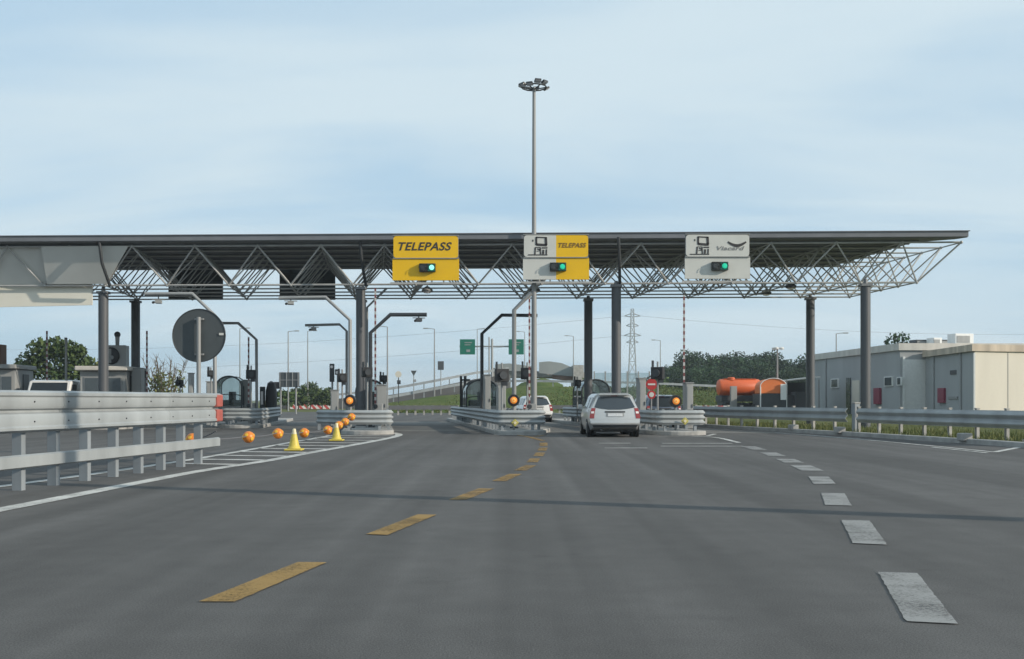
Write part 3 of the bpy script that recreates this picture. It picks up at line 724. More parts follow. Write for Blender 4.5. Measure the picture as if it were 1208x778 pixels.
# ------------------------------------------------------------------ floodlight masts
def mast(base, H, label, r0, r1, headw):
    t = thing('floodlight_mast', label, 'floodlight mast', base)
    m = MB(); b = Vector(base); m.lathe([(r0*1.8, 0), (r0*1.8, 0.06), (r0, 0.08), (r1, H)], b, 14); m.build('pole', M_pole, t, smooth=True)
    m = MB(); top = b+Vector((0, 0, H)); w = headw/2
    ring = [top+Vector((w*0.8*math.cos(R(a)), w*0.8*math.sin(R(a)), 0.0)) for a in range(0, 361, 30)]
    m.path(ring, 0.03, 6)
    for a in (0, 60, 120, 180, 240, 300): m.tube(top+Vector((0, 0, -0.1)), top+Vector((w*0.8*math.cos(R(a)), w*0.8*math.sin(R(a)), 0)), 0.025, n=6)
    m.build('lamp_ring', M_dark, t)
    k = 0
    for a, dz in ((180, 0.0), (150, 0.1), (215, -0.06), (250, -0.12), (285, 0.12), (320, 0.1), (20, -0.12), (80, 0.15), (115, 0.12)):
        c = top+Vector((w*0.85*math.cos(R(a)), w*0.85*math.sin(R(a)), 0.06+dz*0.5)); m = MB()
        mt = Matrix.Rotation(R(a-90), 3, 'Z') @ Matrix.Rotation(R(25), 3, 'X'); m.box(c, (w*0.42, w*0.30, w*0.13), mtx=mt); f = m.build('floodlight', M_dark, t, bevel=0.015)
        m = MB(); m.box(c - mt @ Vector((0, 0, w*0.075)), (w*0.36, w*0.24, w*0.02), mtx=mt); m.build('lens', M_rim, f)
    return t
mast((gx(630, 44.35), 44.35, 0.15), 13.9, 'very tall grey floodlight mast rising through the plaza above the half yellow sign', 0.125, 0.065, 1.28)
mast((12.5, 8.5, -0.02), 15.0, 'tall floodlight mast outside the frame whose shadow crosses the road', 0.24, 0.17, 1.7)

# ------------------------------------------------------------------ equipment on the islands
def gantry(base, pts, r, label, dev=None, m_=None):
    "bent sensor arm; pts = photo pixels at the base's distance"
    d = base[1]; t = thing('sensor_arm', label, 'sensor arm', (base[0], d, 0.15), 0, 'bent sensor arms over the lanes')
    P = [Vector((base[0], d, 0.15))] + [at(px, py, d) for px, py in pts]
    m = MB(); m.path(P, r, 10); m.build('arm', m_ or M_pole, t, smooth=True)
    m = MB(); m.box((base[0], d, 0.18), (0.34, 0.34, 0.06)); m.build('foot', M_dark, t)
    if dev:
        for px, py in dev:
            q = at(px, py, d); m = MB(); m.box(q, (0.24, 0.34, 0.12), R(12)); m.box(q+Vector((0, 0, 0.09)), (0.5, 0.14, 0.025), R(12)); s = m.build('sensor', M_grey if m_ is None else M_dark, t, bevel=0.02)
            m = MB(); m.tube(q+Vector((0, 0, 0.1)), Vector((q.x, q.y, P[-1].z)), 0.025, n=6); m.build('stem', M_dark, s)
            m = MB(); m.lathe([(0.05, 0), (0.05, 0.1), (0.04, 0.12)], q+Vector((-0.12, -0.2, -0.03)), 10, (0, -1, -0.2)); m.build('lens', M_black, s)
def bx(px, d): return (gx(px, d), d)
gantry(bx(413, 42.5), [(413, 378), (384, 351), (329, 352)], 0.07, 'light grey sensor arm reaching left from beside the second column', [(343, 358)])
gantry(bx(409, 50), [(409, 391), (400.5, 383), (360, 384)], 0.06, 'lower light grey sensor arm reaching left behind the taller one', [(370, 388.5)])
gantry(bx(437, 43.5), [(437, 393), (460.5, 371.5), (503.5, 371.5)], 0.08, 'dark sensor arm reaching right under the all yellow sign', [(494, 378)], M_dark)
gantry(bx(568.5, 50), [(568.5, 394), (592, 372), (634, 372.5)], 0.08, 'dark sensor arm reaching right towards the floodlight mast', None, M_dark)
gantry(bx(606.5, 42), [(606.5, 366), (622.5, 350), (627, 346)], 0.085, 'grey bent arm rising behind the amber lamp to the half yellow sign', None)
gantry(bx(254, 43), [(253, 372), (227, 347), (171, 347)], 0.075, 'grey sensor arm reaching left behind the round sign', [(187, 356.5)])
gantry(bx(303, 52), [(302.5, 401), (281, 381.5), (262, 381.5)], 0.07, 'grey sensor arm just right of the round sign', None)
gantry(bx(433, 47), [(433, 363), (456, 340.5)], 0.05, 'short grey strut beside the second column up to the frame', None)

def barrier_arm(px, ytop, ybot, d, label, base=True):
    x = gx(px, d); zt, zb = at(px, ytop, d).z, max(0.75, at(px, ybot, d).z)
    t = thing('boom_barrier', label, 'boom barrier', (x, d, 0.15), 0, 'raised barrier arms')
    m = MB(); m.beam((x, d-0.2, 0.95), (x, d-0.2, zt), 0.07, 0.05, up=Vector((0, 1, 0))); m.build('arm', M_redw, t)
    m = MB(); m.box((x+0.12, d, 0.62), (0.32, 0.34, 0.95)); m.build('cabinet', M_grey, t, bevel=0.02)
    m = MB(); m.lathe([(0.1, 0), (0.1, 0.06)], (x, d-0.17, 0.98), 12, (0, -1, 0)); m.build('hub', M_dark, t)
barrier_arm(57.5, 391, 450, 51, 'raised striped barrier arm in front of the leafy tree, leftmost')
barrier_arm(175, 391, 460, 51, 'raised striped barrier arm beside the left rear column and bare shrub')
barrier_arm(294.5, 398, 445, 52, 'raised striped barrier arm just right of the round sign')
barrier_arm(443.5, 341, 480, 44.5, 'tall raised striped barrier arm right of the second column')
barrier_arm(624.5, 346, 480, 43.5, 'tall raised striped barrier arm against the floodlight mast')
barrier_arm(806, 349, 480, 42.5, 'tall raised striped barrier arm in front of the dark wood')
m = MB(); p = at(78, 400, 50); t = thing('slim_post', 'plain pale slim post beside the leftmost barrier arm', 'post', (p.x, 50, 0.15)); m.tube((p.x, 50, 0.15), p, 0.06, n=8); m.build('shaft', M_pole, t)
m = MB(); m.sphere(p, 0.07, 8); m.build('cap', M_dark, t)

def flash_lamp(px, py, d, label):
    p = at(px, py, d); t = thing('warning_lamp', label, 'warning lamp', (p.x, d, 0.15), 0, 'round amber warning lamps')
    m = MB(); m.tube((p.x, d+0.05, 0.15), (p.x, d+0.05, p.z-0.15), 0.04); m.build('post', M_pole, t)
    m = MB(); m.lathe([(0.21, 0.12), (0.225, 0.0), (0.225, -0.1), (0.2, -0.14), (0.10, -0.15)], p, 22, (0, -1, 0)); s = m.build('lamp_housing', M_black, t, smooth=True)
    m = MB(); m.lathe([(0.13, 0), (0.12, 0.03), (0.07, 0.05)], p+Vector((0, -0.12, 0)), 20, (0, -1, 0)); m.build('amber_lens', M_orange, s, smooth=True)
    m = MB(); m.lathe([(0.075, 0), (0.06, 0.02)], p+Vector((0, -0.17, 0)), 16, (0, -1, 0)); m.build('lens_ring', M_amberhot, s)
    m = MB(); m.lathe([(0.04, 0), (0.03, 0.015)], p+Vector((0, -0.19, 0)), 12, (0, -1, 0)); m.build('bulb', M_orange, s)
flash_lamp(413, 473, 39.8, 'round amber warning lamp behind the left island barrier by the second column')
flash_lamp(606, 472.5, 39.8, 'round amber warning lamp behind the middle island barrier')
flash_lamp(797, 473.5, 39.3, 'round amber warning lamp behind the right island barrier, right of the silver car')
for key, px, py, d, lab in (('B', 607.5, 499, 38.98, 'yellow marker fixed to the barrier below the middle amber lamp'), ('C', 808, 497, 38.3, 'yellow marker fixed to the barrier below the right amber lamp')):
    p = at(px, py, d); t = thing('barrier_marker', lab, 'marker', p, LANE, 'yellow markers on the barriers')
    rot = Matrix.Rotation(LANE, 3, 'Z') @ Matrix.Rotation(R(45), 3, 'Y')
    m = MB(); m.box(p, (0.2, 0.05, 0.2), mtx=rot); m.build('plate', M_yrefl, t, bevel=0.01)
    m = MB(); m.box(p+Vector((0.0, -0.03, 0.0)), (0.09, 0.03, 0.09), mtx=rot); m.build('reflector', M_conew, t)

def signal(px, py, d, label, s=0.3, face_right=0.3, bottom=0.15, two=True, m_=None):
    "black traffic signal head on a thin post"
    p = at(px, py, d); t = thing('traffic_signal', label, 'traffic signal', (p.x, d, bottom), 0, 'dark signal heads on the islands')
    m = MB(); m.tube((p.x, d+0.05, bottom), (p.x, d+0.05, p.z+s*1.2), 0.035); m.build('post', M_pole, t)
    m = MB(); m.box(p, (s*1.3, 0.25, s*1.25), face_right); h = m.build('head', M_black, t, bevel=0.02)
    m = MB(); m.box(p+Vector((-s*0.5, 0.06, s*0.85)), (0.08, 0.08, s*0.9)); m.box(p+Vector((s*0.3, 0, -s*0.8)), (s*0.5, 0.15, s*0.4)); m.build('bracket', M_dark, h)
    m = MB(); m.lathe([(s*0.36, 0), (s*0.38, 0.12)], p+Matrix.Rotation(face_right, 3, 'Z') @ Vector((0, -0.12, 0)), 14, Matrix.Rotation(face_right, 3, 'Z') @ Vector((0, -1, 0))); m.build('visor', M_dark, h)
signal(433, 439.5, 43, 'black signal head touching the right edge of the second column', 0.32)
signal(452, 447, 50, 'small black signal head on the cabinet right of the second column', 0.25)
signal(403.5, 446, 46, 'black signal head left of the second column, beside two thin posts', 0.3)
signal(592, 443, 41.5, 'black signal head left of the middle amber lamp', 0.4)
signal(622, 441, 46, 'black signal head tight against the floodlight mast', 0.4, -0.2)
signal(776, 440.5, 40, 'black signal head above the red round sign, right of the silver car', 0.36, -0.5)
signal(171, 441, 52, 'black signal head beside the left rear column', 0.2)
signal(212, 452, 55, 'small black signal head just left of the round sign', 0.25, -0.4)
signal(248.5, 441, 46, 'black signal head behind the round sign, on its right side', 0.22)
signal(296, 442, 50, 'black signal head on the sensor arm right of the round sign', 0.34)
signal(681, 452, 53, 'black signal head in front of the right rear centre column', 0.25)

def cabinet(px0, px1, ytop, d, label, m_=None, dep=0.5):
    x0, x1 = gx(px0, d), gx(px1, d); zt = at(0, ytop, d).z; xc = (x0+x1)/2
    t = thing('equipment_cabinet', label, 'cabinet', (xc, d, 0.15), LANE, 'grey equipment cabinets on the islands')
    m = MB(); m.box((xc, d+dep/2, (zt+0.15)/2), (x1-x0, dep, zt-0.15), LANE); m.build('body', m_ or M_grey, t, bevel=0.02)
    m = MB(); m.box((xc, d+dep/2, zt+0.02), (x1-x0+0.06, dep+0.06, 0.04), LANE); m.build('lid', M_pole, t)
    m = MB(); q = Vector((xc, d+dep/2, 0.15+(zt-0.15)*0.5)) - E*(dep/2+0.008); m.box(q, (x1-x0-0.08, 0.014, (zt-0.15)*0.86), LANE); s = m.build('door', m_ or M_grey, t)
    m = MB(); q = q - E*0.02 + N*((x1-x0)*0.33); m.box(q, (0.03, 0.03, 0.14), LANE); m.build('handle', M_dark, s)
cabinet(443, 455, 455, 45.5, 'tall grey cabinet between the second column and the first lane')
cabinet(570.5, 578, 443, 47, 'slim tall pale grey cabinet left of the middle amber lamp')
cabinet(586, 596, 454, 44, 'squat grey cabinet behind the white signal post, left of the middle amber lamp')
cabinet(808.5, 817, 452.5, 41.5, 'grey cabinet at the right end of the right island barrier')
cabinet(753, 761, 447, 42, 'tall pale grey cabinet right beside the silver car')
cabinet(389, 398, 461, 46, 'low grey cabinet left of the second column', None)
cabinet(242.5, 251, 451, 47, 'grey cabinet behind the round sign pole')
cabinet(221, 226, 441, 48, 'very slim grey cabinet just left of the round sign pole')
cabinet(285, 294, 449, 56, 'pale cabinet between the oval glass cabin and the sensor arm')

# thin posts with small boxes
for (px, ytop, d, lab) in ((392, 429.5, 48, 'thin post with a tall dark display box, left of the second column'), (398.5, 436, 47, 'thin post with a small dark lamp, left of the second column')):
    p = at(px, ytop, d); t = thing('display_post', lab, 'display post', (p.x, d, 0.15), 0)
    m = MB(); m.tube((p.x, d, 0.15), (p.x, d, p.z), 0.045); m.build('post', M_pole, t)
    m = MB(); m.box((p.x, d-0.08, p.z-(0.4 if px < 395 else 0.12)), (0.2, 0.14, 0.8 if px < 395 else 0.24)); s = m.build('box', M_dark, t, bevel=0.01)
    m = MB(); m.lathe([(0.07, 0), (0.05, 0.03)], (p.x, d-0.16, p.z-0.14), 12, (0, -1, 0)); m.build('lamp', M_tailw, s)
# round red sign on the right island
p = at(768.5, 456, 44); t = thing('round_sign', 'round red sign with a white bar and sloping top, right of the silver car', 'sign', (p.x, 44, 0.15))
m = MB(); m.tube((p.x, 44.05, 0.15), (p.x, 44.05, p.z), 0.03); m.build('post', M_pole, t)
m = MB(); m.lathe([(0.23, 0), (0.23, 0.03)], p+Vector((0, 0, 0.08)), 24, (0, -1, 0)); m.build('disc', M_stopr, t)
m = MB(); m.box(p+Vector((0, -0.04, 0.08)), (0.3, 0.012, 0.07)); m.build('white_bar', M_sw, t)
m = MB(); m.lathe([(0.17, 0), (0.17, 0.03)], p+Vector((0, 0, -0.34)), 20, (0, -1, 0)); m.build('lower_disc', M_stopr, t)
m = MB(); m.lathe([(0.10, 0), (0.10, 0.012)], p+Vector((0, -0.03, -0.34)), 16, (0, -1, 0)); m.build('lower_disc_centre', M_sw, t)
m = MB(); m.beam(p+Vector((-0.35, 0, 0.22)), p+Vector((0.1, 0, 0.5)), 0.3, 0.04); m.build('rain_cover', M_dark, t)

# booths
def booth(c, label, w=1.5, L=2.3, h=2.1, rise=0.55):
    "see-through cabin with an arched front"
    t = thing('toll_booth', label, 'toll booth', (c.x, c.y, 0.15), LANE, 'toll booths on the islands')
    n = 12; arch = [Vector((w/2*math.cos(math.pi*i/n), 0, h-rise+rise*math.sin(math.pi*i/n))) for i in range(n+1)]
    out = [Vector((w/2, 0, 0.0))] + arch + [Vector((-w/2, 0, 0.0))]; D = Vector((0, L, 0))
    m = MB(); m.box((0, L/2, 0.4), (w-0.02, L, 0.8)); m.build('lower_panel', M_grey, t, local=True, bevel=0.03)
    m = MB(); f = [Vector((w/2, 0, 0.8))] + arch + [Vector((-w/2, 0, 0.8))]
    m.add(f, [tuple(range(len(f)))]); m.add([p+D for p in f], [tuple(range(len(f)))])
    for a, b in zip(f, f[1:]): m.add([a, b, b+D, a+D], [(0, 1, 2, 3)])
    o = m.build('glazing', M_glass, t, local=True); so = o.modifiers.new('thick', 'SOLIDIFY'); so.thickness = 0.01
    m = MB()
    for off in (0.0, L): m.path([p+Vector((0, off, 0)) for p in out], 0.04, 6)
    for s_ in (-1, 1): m.tube((s_*w/2, 0, 0.8), (s_*w/2, L, 0.8), 0.03, n=6); m.tube((s_*w/2, L/2, 0), (s_*w/2, L/2, h-rise), 0.03, n=6)
    m.path([Vector((w/2*math.cos(math.pi*i/n), -0.02, h*0.55+0.12*math.sin(math.pi*i/n))) for i in range(n+1)], 0.025, 6)
    m.build('frame', M_dark, t, local=True)
    m = MB(); m.box((0.0, L*0.5, 0.95), (w*0.75, 0.5, 0.3)); m.box((0.05, L*0.55, 1.3), (0.35, 0.3, 0.45)); m.build('counter', M_black, t, local=True, bevel=0.04)
    return t
def grey_booth(c, label, w, L, h, roof_m):
    t = thing('toll_booth', label, 'toll booth', (c.x, c.y, 0.15), LANE, 'toll booths on the islands')
    m = MB(); m.box((0, L/2, h/2-0.1), (w, L, h-0.2)); wl = m.build('wall', M_grey, t, local=True, bevel=0.03)
    m = MB(); m.box((0, L/2-0.1, h-0.08), (w*1.15, L+0.5, 0.2)); m.build('roof', roof_m, t, local=True, bevel=0.04)
    for x, ww in ((-w*0.22, w*0.38), (w*0.25, w*0.34)):
        m = MB(); m.box((x, -0.01, h*0.66), (ww, 0.06, h*0.32)); f = m.build('window', M_pole, t, local=True)
        m = MB(); m.box((x, -0.045, h*0.66), (ww-0.1, 0.03, h*0.32-0.1)); m.build('pane', M_win, f, local=True)
    m = MB(); m.box((w/2+0.01, L*0.55, h*0.45), (0.05, 0.8, h*0.8)); m.build('door', M_dark, t, local=True)
    return t
def isl_pt(k, d): return lane_pt(ISL[k], d)
booth(isl_pt('B', 53.5), 'glass toll booth with curved dark frame on the middle island, left of the amber lamp', 1.55)
booth(isl_pt('C', 53.5), 'glass toll booth behind the silver car, on the right island', 1.4)
booth(isl_pt('A', 54), 'glass toll booth hidden mostly by the second column', 1.4)
booth(Vector((gx(276, 56), 55, 0)), 'glass cabin with arched dark top behind the red guardrail end', 1.25, 1.8, 2.3, 0.5)
grey_booth(Vector((gx(126, 50), 49.5, 0)), 'grey toll booth with cream roof slab behind the leftmost column', 2.0, 2.6, 2.62, M_roofw)
grey_booth(Vector((gx(4, 50), 49.5, 0)), 'grey toll booth at the far left edge of the plaza', 1.5, 2.6, 2.7, M_grey)
for px, lab in ((543.8, 'dark post with a small knob left of the glass booth on the middle island'), (548.5, 'dark post with a bracket at the left corner of the glass booth')):
    p = at(px, 443, 58); t = thing('dark_post', lab, 'post', (p.x, 58, 0.15), 0, 'dark posts by the middle booth')
    m = MB(); m.box((p.x, 58, p.z/2), (0.12, 0.12, p.z-0.3)); m.build('shaft', M_black, t)
    m = MB(); m.sphere((p.x, 58, p.z-0.1), 0.08, 8); m.box((p.x+0.15, 58, p.z-0.25), (0.25, 0.1, 0.1)); m.build('bracket', M_dark, t)
cabinet(154, 165, 435, 50.5, 'big grey cabinet below the left rear column', None, 0.8)
# fan box and lantern on the booth roof
p = at(138, 433, 51); t = thing('fan_unit', 'grey ventilation box with big round dark fan on the booth roof', 'ventilation unit', (p.x, 51, p.z), 0)
m = MB(); m.box((p.x, 51, p.z+0.5), (0.95, 0.8, 1.0), R(8)); m.build('case', M_grey, t, bevel=0.02)
q = Vector((p.x-0.12, 50.6, p.z+0.5)); m = MB(); m.lathe([(0.38, 0), (0.40, 0.03), (0.36, 0.05), (0.34, 0.02)], q, 22, (0, -1, 0)); s = m.build('fan', M_black, t)
m = MB(); m.lathe([(0.1, 0), (0.08, 0.04)], q+Vector((0.05, -0.05, -0.08)), 12, (0, -1, 0)); m.build('fan_hub', M_pole, s)
p2 = at(138.5, 408, 51); t = thing('lantern', 'small lantern with a dark round head on top of the ventilation box', 'lamp', (p2.x, 51, p2.z))
m = MB(); m.tube(p2, p2+Vector((0, 0, 0.45)), 0.09, 0.11); m.build('stem', M_pole, t)
m = MB(); m.sphere(p2+Vector((0, 0, 0.52)), 0.15, 12); m.build('head', M_dark, t, smooth=True)
p = at(0, 432, 51); m = MB(); t = thing('roof_box', 'brown box on the roof of the far left booth', 'ventilation unit', (p.x, 51, p.z))
m.box((p.x, 51, p.z+0.5), (0.36, 0.6, 1.0)); m.build('case', M_wood, t, bevel=0.02)
m = MB(); m.box((p.x, 50.68, p.z+0.5), (0.26, 0.04, 0.8)); m.build('grille', M_dark, t)

# dark oval machine left of the far display board
p = at(320, 462, 58); t = thing('pay_machine', 'dark upright payment machine with a pale panel, right of the glass cabin', 'payment machine', (p.x, 58, 0.15))
m = MB(); m.lathe([(0.3, 0), (0.32, 0.5), (0.3, 1.6), (0.2, 2.0), (0.05, 2.1)], (p.x, 58, 0.15), 14); m.build('case', M_black, t, smooth=True)
m = MB(); m.box((p.x-0.42, 57.8, 1.1), (0.25, 0.2, 1.7)); m.build('side_panel', M_dark, t)
m = MB(); m.box((p.x-0.42, 57.66, 1.35), (0.12, 0.05, 0.7)); m.build('pale_panel', M_tailw, t)

# ------------------------------------------------------------------ round sign from behind
d = 24.0; p = at(234.5, 396, d); t = thing('round_road_sign', 'large round road sign seen from its dark back, on a pole behind the long guardrail', 'sign', (p.x, d, 0))
m = MB(); m.lathe([(0.585, 0.0), (0.59, 0.012), (0.585, 0.024)], p+Vector((0, 0.02, 0)), 48, (0, 1, 0)); m.build('disc', M_signb, t)
m = MB(); m.path([p+Vector((0.585*math.cos(R(a)), 0.015, 0.585*math.sin(R(a)))) for a in range(0, 361, 8)], 0.012, 6); m.build('rim', M_dark, t)
m = MB(); m.tube((p.x+0.02, d-0.08, 0), (p.x+0.02, d-0.08, p.z+0.4), 0.048, n=14); m.build('pole', M_pole, t, smooth=True)
m = MB()
for z in (0.36, -0.42): m.box(p+Vector((0.02, -0.03, z)), (0.2, 0.05, 0.035))
m.build('clamp', M_pole, t)
m = MB(); m.box(p+Vector((0.5, -0.003, 0.03)), (0.1, 0.006, 0.05)); m.build('sticker', M_sw, t)

# ------------------------------------------------------------------ balls on a rope and cones
RP = [(-5.98, 21.9, 0.62), (-6.9, 23.0, 0.44), (-6.08, 25.0, 0.41), (-6.05, 28.0, 0.40), (-5.85, 30.5, 0.34), (-5.7, 33.5, 0.34), (-5.75, 36.0, 0.43), (-5.72, 37.1, 0.52), (-5.72, 38.6, 0.66)]
RP[1] = (-6.55, 22.2, 0.45)
def d3(pts, k=5):
    out = []
    for i in range(len(pts)-1):
        a, b = Vector(pts[i]), Vector(pts[i+1])
        for j in range(k): q = a.lerp(b, j/k); q.z -= 0.035*math.sin(math.pi*j/k); out.append(q)
    out.append(Vector(pts[-1])); return out
m = MB(); m.path(d3(RP), 0.012, 5); tag(m.build('rope', M_wire), 'thin sagging rope that carries the orange balls', 'rope')
labs = ['orange ball behind the red guardrail end, first on the rope', 'orange and yellow ball left of the nearer cone, brightest on the rope', 'orange ball midway to the nearer cone', 'orange ball just right of the nearer cone',
        'orange ball just left of the farther cone', 'orange ball touching the top of the farther cone', 'orange ball low on the island barrier, last but one', 'orange ball against the island barrier, last and highest on the rope']
for i, (px, py, dd) in enumerate(((222, 518, 22.2), (293, 515, 25), (327, 511, 28), (360, 511, 30.5), (387, 507.5, 33.5), (399.5, 501, 36), (405, 497.5, 37.1), (410.5, 492.5, 38.4))):
    p = Vector(RP[i+1]) + Vector((0, 0, -0.02)); t = thing('marker_ball', labs[i], 'ball', p, i*0.7, 'orange balls on the rope')
    m = MB(); m.sphere(p, 0.138, 18); m.build('shell', M_bally, t, smooth=True)
    for k, (a, b) in enumerate(((20, 20), (-40, -15), (-100, 25), (-145, 0))):
        dr = Vector((math.cos(R(b))*math.cos(R(a)), math.cos(R(b))*math.sin(R(a)), math.sin(R(b))))
        m = MB(); m.lathe([(0.042, 0.129), (0.040, 0.142), (0.02, 0.146)], p, 10, dr); m.build('reflector', M_ballr, t)
cl = ['yellow cone with pale top on the near hatched stripes', 'yellow cone with pale top on the far hatched stripes, by the island barrier']
for i, (px, py) in enumerate(((347, 532), (397, 520.5))):
    p = gr(px, py); t = thing('traffic_cone', cl[i], 'cone', (p.x, p.y, 0.008), 0, 'yellow cones on the hatched area')
    m = MB(); m.box((p.x, p.y, 0.03), (0.42, 0.42, 0.045)); m.build('base', M_cone, t, bevel=0.015)
    m = MB(); m.lathe([(0.175, 0.05), (0.15, 0.07), (0.125, 0.13), (0.095, 0.26), (0.065, 0.40)], (p.x, p.y, 0.008), 18); m.build('body', M_cone, t, smooth=True)
    m = MB(); m.lathe([(0.062, 0.402), (0.05, 0.46), (0.042, 0.52), (0.028, 0.535)], (p.x, p.y, 0.008), 18); m.build('tip', M_conew, t, smooth=True)

# ------------------------------------------------------------------ vehicles
def car(label, loc, rz, paint, name='car', cat='car', zs=1.0, ws=1.0, ls=1.0, mpv=True):
    t = thing(name, label, cat, loc, rz)
    ST = [  # rows: y, half width, z for sill, bumper, mid, belt, glass top, roof edge, roof centre
        ([.10, .02, .06, .12, .40, .36, .32], [.72, .82, .84, .79, .57, .47, 0], [.31, .46, .66, .93, 1.36, 1.425, 1.45]),
        ([.55]*7, [.80, .86, .875, .835, .64, .53, 0], [.22, .45, .68, .93, 1.37, 1.45, 1.475]),
        ([1.3]*7, [.80, .87, .88, .845, .67, .56, 0], [.20, .45, .68, .92, 1.38, 1.46, 1.49]),
        ([2.2]*7, [.80, .87, .88, .845, .69, .59, 0], [.20, .45, .68, .91, 1.38, 1.455, 1.485]),
        ([2.7]*7, [.80, .87, .88, .84, .67, .57, 0], [.20, .45, .68, .91, 1.33, 1.41, 1.445]),
        ([3.45]*7, [.80, .865, .87, .82, .72, .5, 0], [.20, .45, .67, .91, .97, 1.00, 1.02]),
        ([3.95]*7, [.79, .85, .85, .79, .68, .45, 0], [.20, .43, .64, .82, .88, .90, .91]),
        ([4.28, 4.33, 4.33, 4.28, 4.22, 4.18, 4.16], [.68, .76, .74, .66, .56, .35, 0], [.22, .40, .56, .68, .74, .77, .78])]
    def zz(z): return z if z < .3 else .3+(z-.3)*zs
    K = 4; rows = 7; sts = []
    for i in range(len(ST)-1):
        for j in range(K):
            tt = j/K; P = [ST[max(i-1, 0)], ST[i], ST[i+1], ST[min(i+2, len(ST)-1)]]; new = []
            for c in range(3):
                r_ = []
                for q in range(rows):
                    p0, p1, p2, p3 = (P[k][c][q] for k in range(4))
                    cr = 0.5*((2*p1)+(p2-p0)*tt+(2*p0-5*p1+4*p2-p3)*tt*tt+(3*p1-p0-3*p2+p3)*tt**3); r_.append(0.5*cr+0.5*(p1+(p2-p1)*tt))
                new.append(r_)
            sts.append(new)
    sts.append([list(c) for c in ST[-1]])
    def V(i, q, s): return Vector((s*sts[i][1][q]*ws, sts[i][0][q]*ls, zz(sts[i][2][q])))
    m = MB(); ring = [(q, -1) for q in range(rows)] + [(q, 1) for q in range(rows-2, -1, -1)]; nr = len(ring); vs = []
    for i in range(len(sts)): vs += [V(i, q, s) for q, s in ring]
    fs = [(i*nr+j, i*nr+j+1, (i+1)*nr+j+1, (i+1)*nr+j) for i in range(len(sts)-1) for j in range(nr-1)]
    fs += [(i*nr+nr-1, i*nr, (i+1)*nr, (i+1)*nr+nr-1) for i in range(len(sts)-1)]
    m.add(vs, fs)
    for end in (0, len(sts)-1):                 # rounded rear and front faces
        g_ = []; bul = -0.07 if end == 0 else 0.10; X = [-1, -.92, -.75, -.4, 0, .4, .75, .92, 1]
        for q in range(rows-1):
            a = V(end, q, 1)
            g_.append([Vector((a.x*x, a.y+bul*(1-x*x)*(1 if q < 4 else .6), a.z)) for x in X])
        top = V(end, rows-1, 1); g_.append([Vector((0, top.y+bul*.6, top.z))]*1)
        base = []
        for r_ in g_[:-1]: base.append(r_)
        vv = [p for r_ in base for p in r_]; k = len(X)
        ff = [(a*k+b, a*k+b+1, (a+1)*k+b+1, (a+1)*k+b) for a in range(len(base)-1) for b in range(k-1)]
        tip = len(vv); vv.append(Vector((0, top.y+bul*.5, top.z)))
        ff += [((len(base)-1)*k+b, (len(base)-1)*k+b+1, tip) for b in range(k-1)]
        m.add(vv, ff)
    body = m.build('body', paint, t, local=True)
    bm = bmesh.new(); bm.from_mesh(body.data); bmesh.ops.remove_doubles(bm, verts=bm.verts, dist=0.002); bmesh.ops.recalc_face_normals(bm, faces=bm.faces); bm.to_mesh(body.data); bm.free()
    body.data.polygons.foreach_set('use_smooth', [True]*len(body.data.polygons)); body.data.set_sharp_from_angle(angle=R(42))
    def lerp(a, b, t_): return a+(b-a)*t_
    def rear(x, tq):
        "point of the rear face: x -1..1, tq row parameter"
        q = int(min(tq, 4.999)); f = tq-q; a = V(0, q, 1).lerp(V(0, q+1, 1), f); b = 1 if tq < 4 else .6
        return Vector((a.x*x, a.y-0.07*(1-x*x)*b, a.z))
    def rear_patch(name, x0, x1, q0, q1, m_, par, off=0.012, n=8, bow=0.0):
        m = MB(); vs = []; kk = n+1
        for s_ in (off, -0.02):
            for a in range(kk):
                for b in range(5): xx = lerp(x0, x1, a/n); p = rear(xx, lerp(q0+bow*xx*xx, q1-bow*0.35*xx**4, b/4)); vs.append(p-Vector((0, s_, 0)))
        fs = []; o2 = kk*5
        for a in range(n):
            for b in range(4): fs += [(a*5+b, a*5+b+1, (a+1)*5+b+1, (a+1)*5+b), (o2+a*5+b, o2+(a+1)*5+b, o2+(a+1)*5+b+1, o2+a*5+b+1)]
        for a in range(n): fs += [(a*5, (a+1)*5, o2+(a+1)*5, o2+a*5), (a*5+4, o2+a*5+4, o2+(a+1)*5+4, (a+1)*5+4)]
        for b in range(4): fs += [(b, o2+b, o2+b+1, b+1), (n*5+b, n*5+b+1, o2+n*5+b+1, o2+n*5+b)]
        m.add(vs, fs); return m.build(name, m_, par, local=True, smooth=True)
    rear_patch('rear_window', -.90, .90, 2.98, 3.97, M_cglass, t, 0.012, 12, 0.22)
    rear_patch('bumper', -.985, .985, .75, 1.5, paint, t, 0.05)
    rear_patch('valance', -.97, .97, 0.05, .62, M_dark, t, 0.03)
    rear_patch('boot_handle', -.42, .42, 2.62, 2.78, M_black, t, 0.012)
    rear_patch('plate_recess', -.36, .36, 2.12, 2.56, M_grey, t, 0.008)
    rear_patch('number_plate', -.30, .30, 2.14, 2.5, M_plate, t, 0.02)
    for s in (-1, 1):
        a, b = (s*.83, s*1.01) if s > 0 else (-1.01, -.83)
        l = rear_patch('tail_light', a, b, 1.85, 3.1, M_tail, t, 0.015, 4)
        rear_patch('clear_lens', a+.03, b-.03, 2.5, 2.75, M_tailw, l, 0.024, 4)
    rear_patch('brake_light', -.2, .2, 4.15, 4.5, M_tail, t, 0.03)
    # spoiler lip
    m = MB(); p = V(0, 5, 1); m.prism([(-p.x*1.05, p.y-0.12, p.z-0.02), (p.x*1.05, p.y-0.12, p.z-0.02), (p.x*1.0, p.y+0.12, p.z+0.025), (-p.x, p.y+0.12, p.z+0.025)], (0, 0, 0.025)); m.build('spoiler', paint, t, local=True)
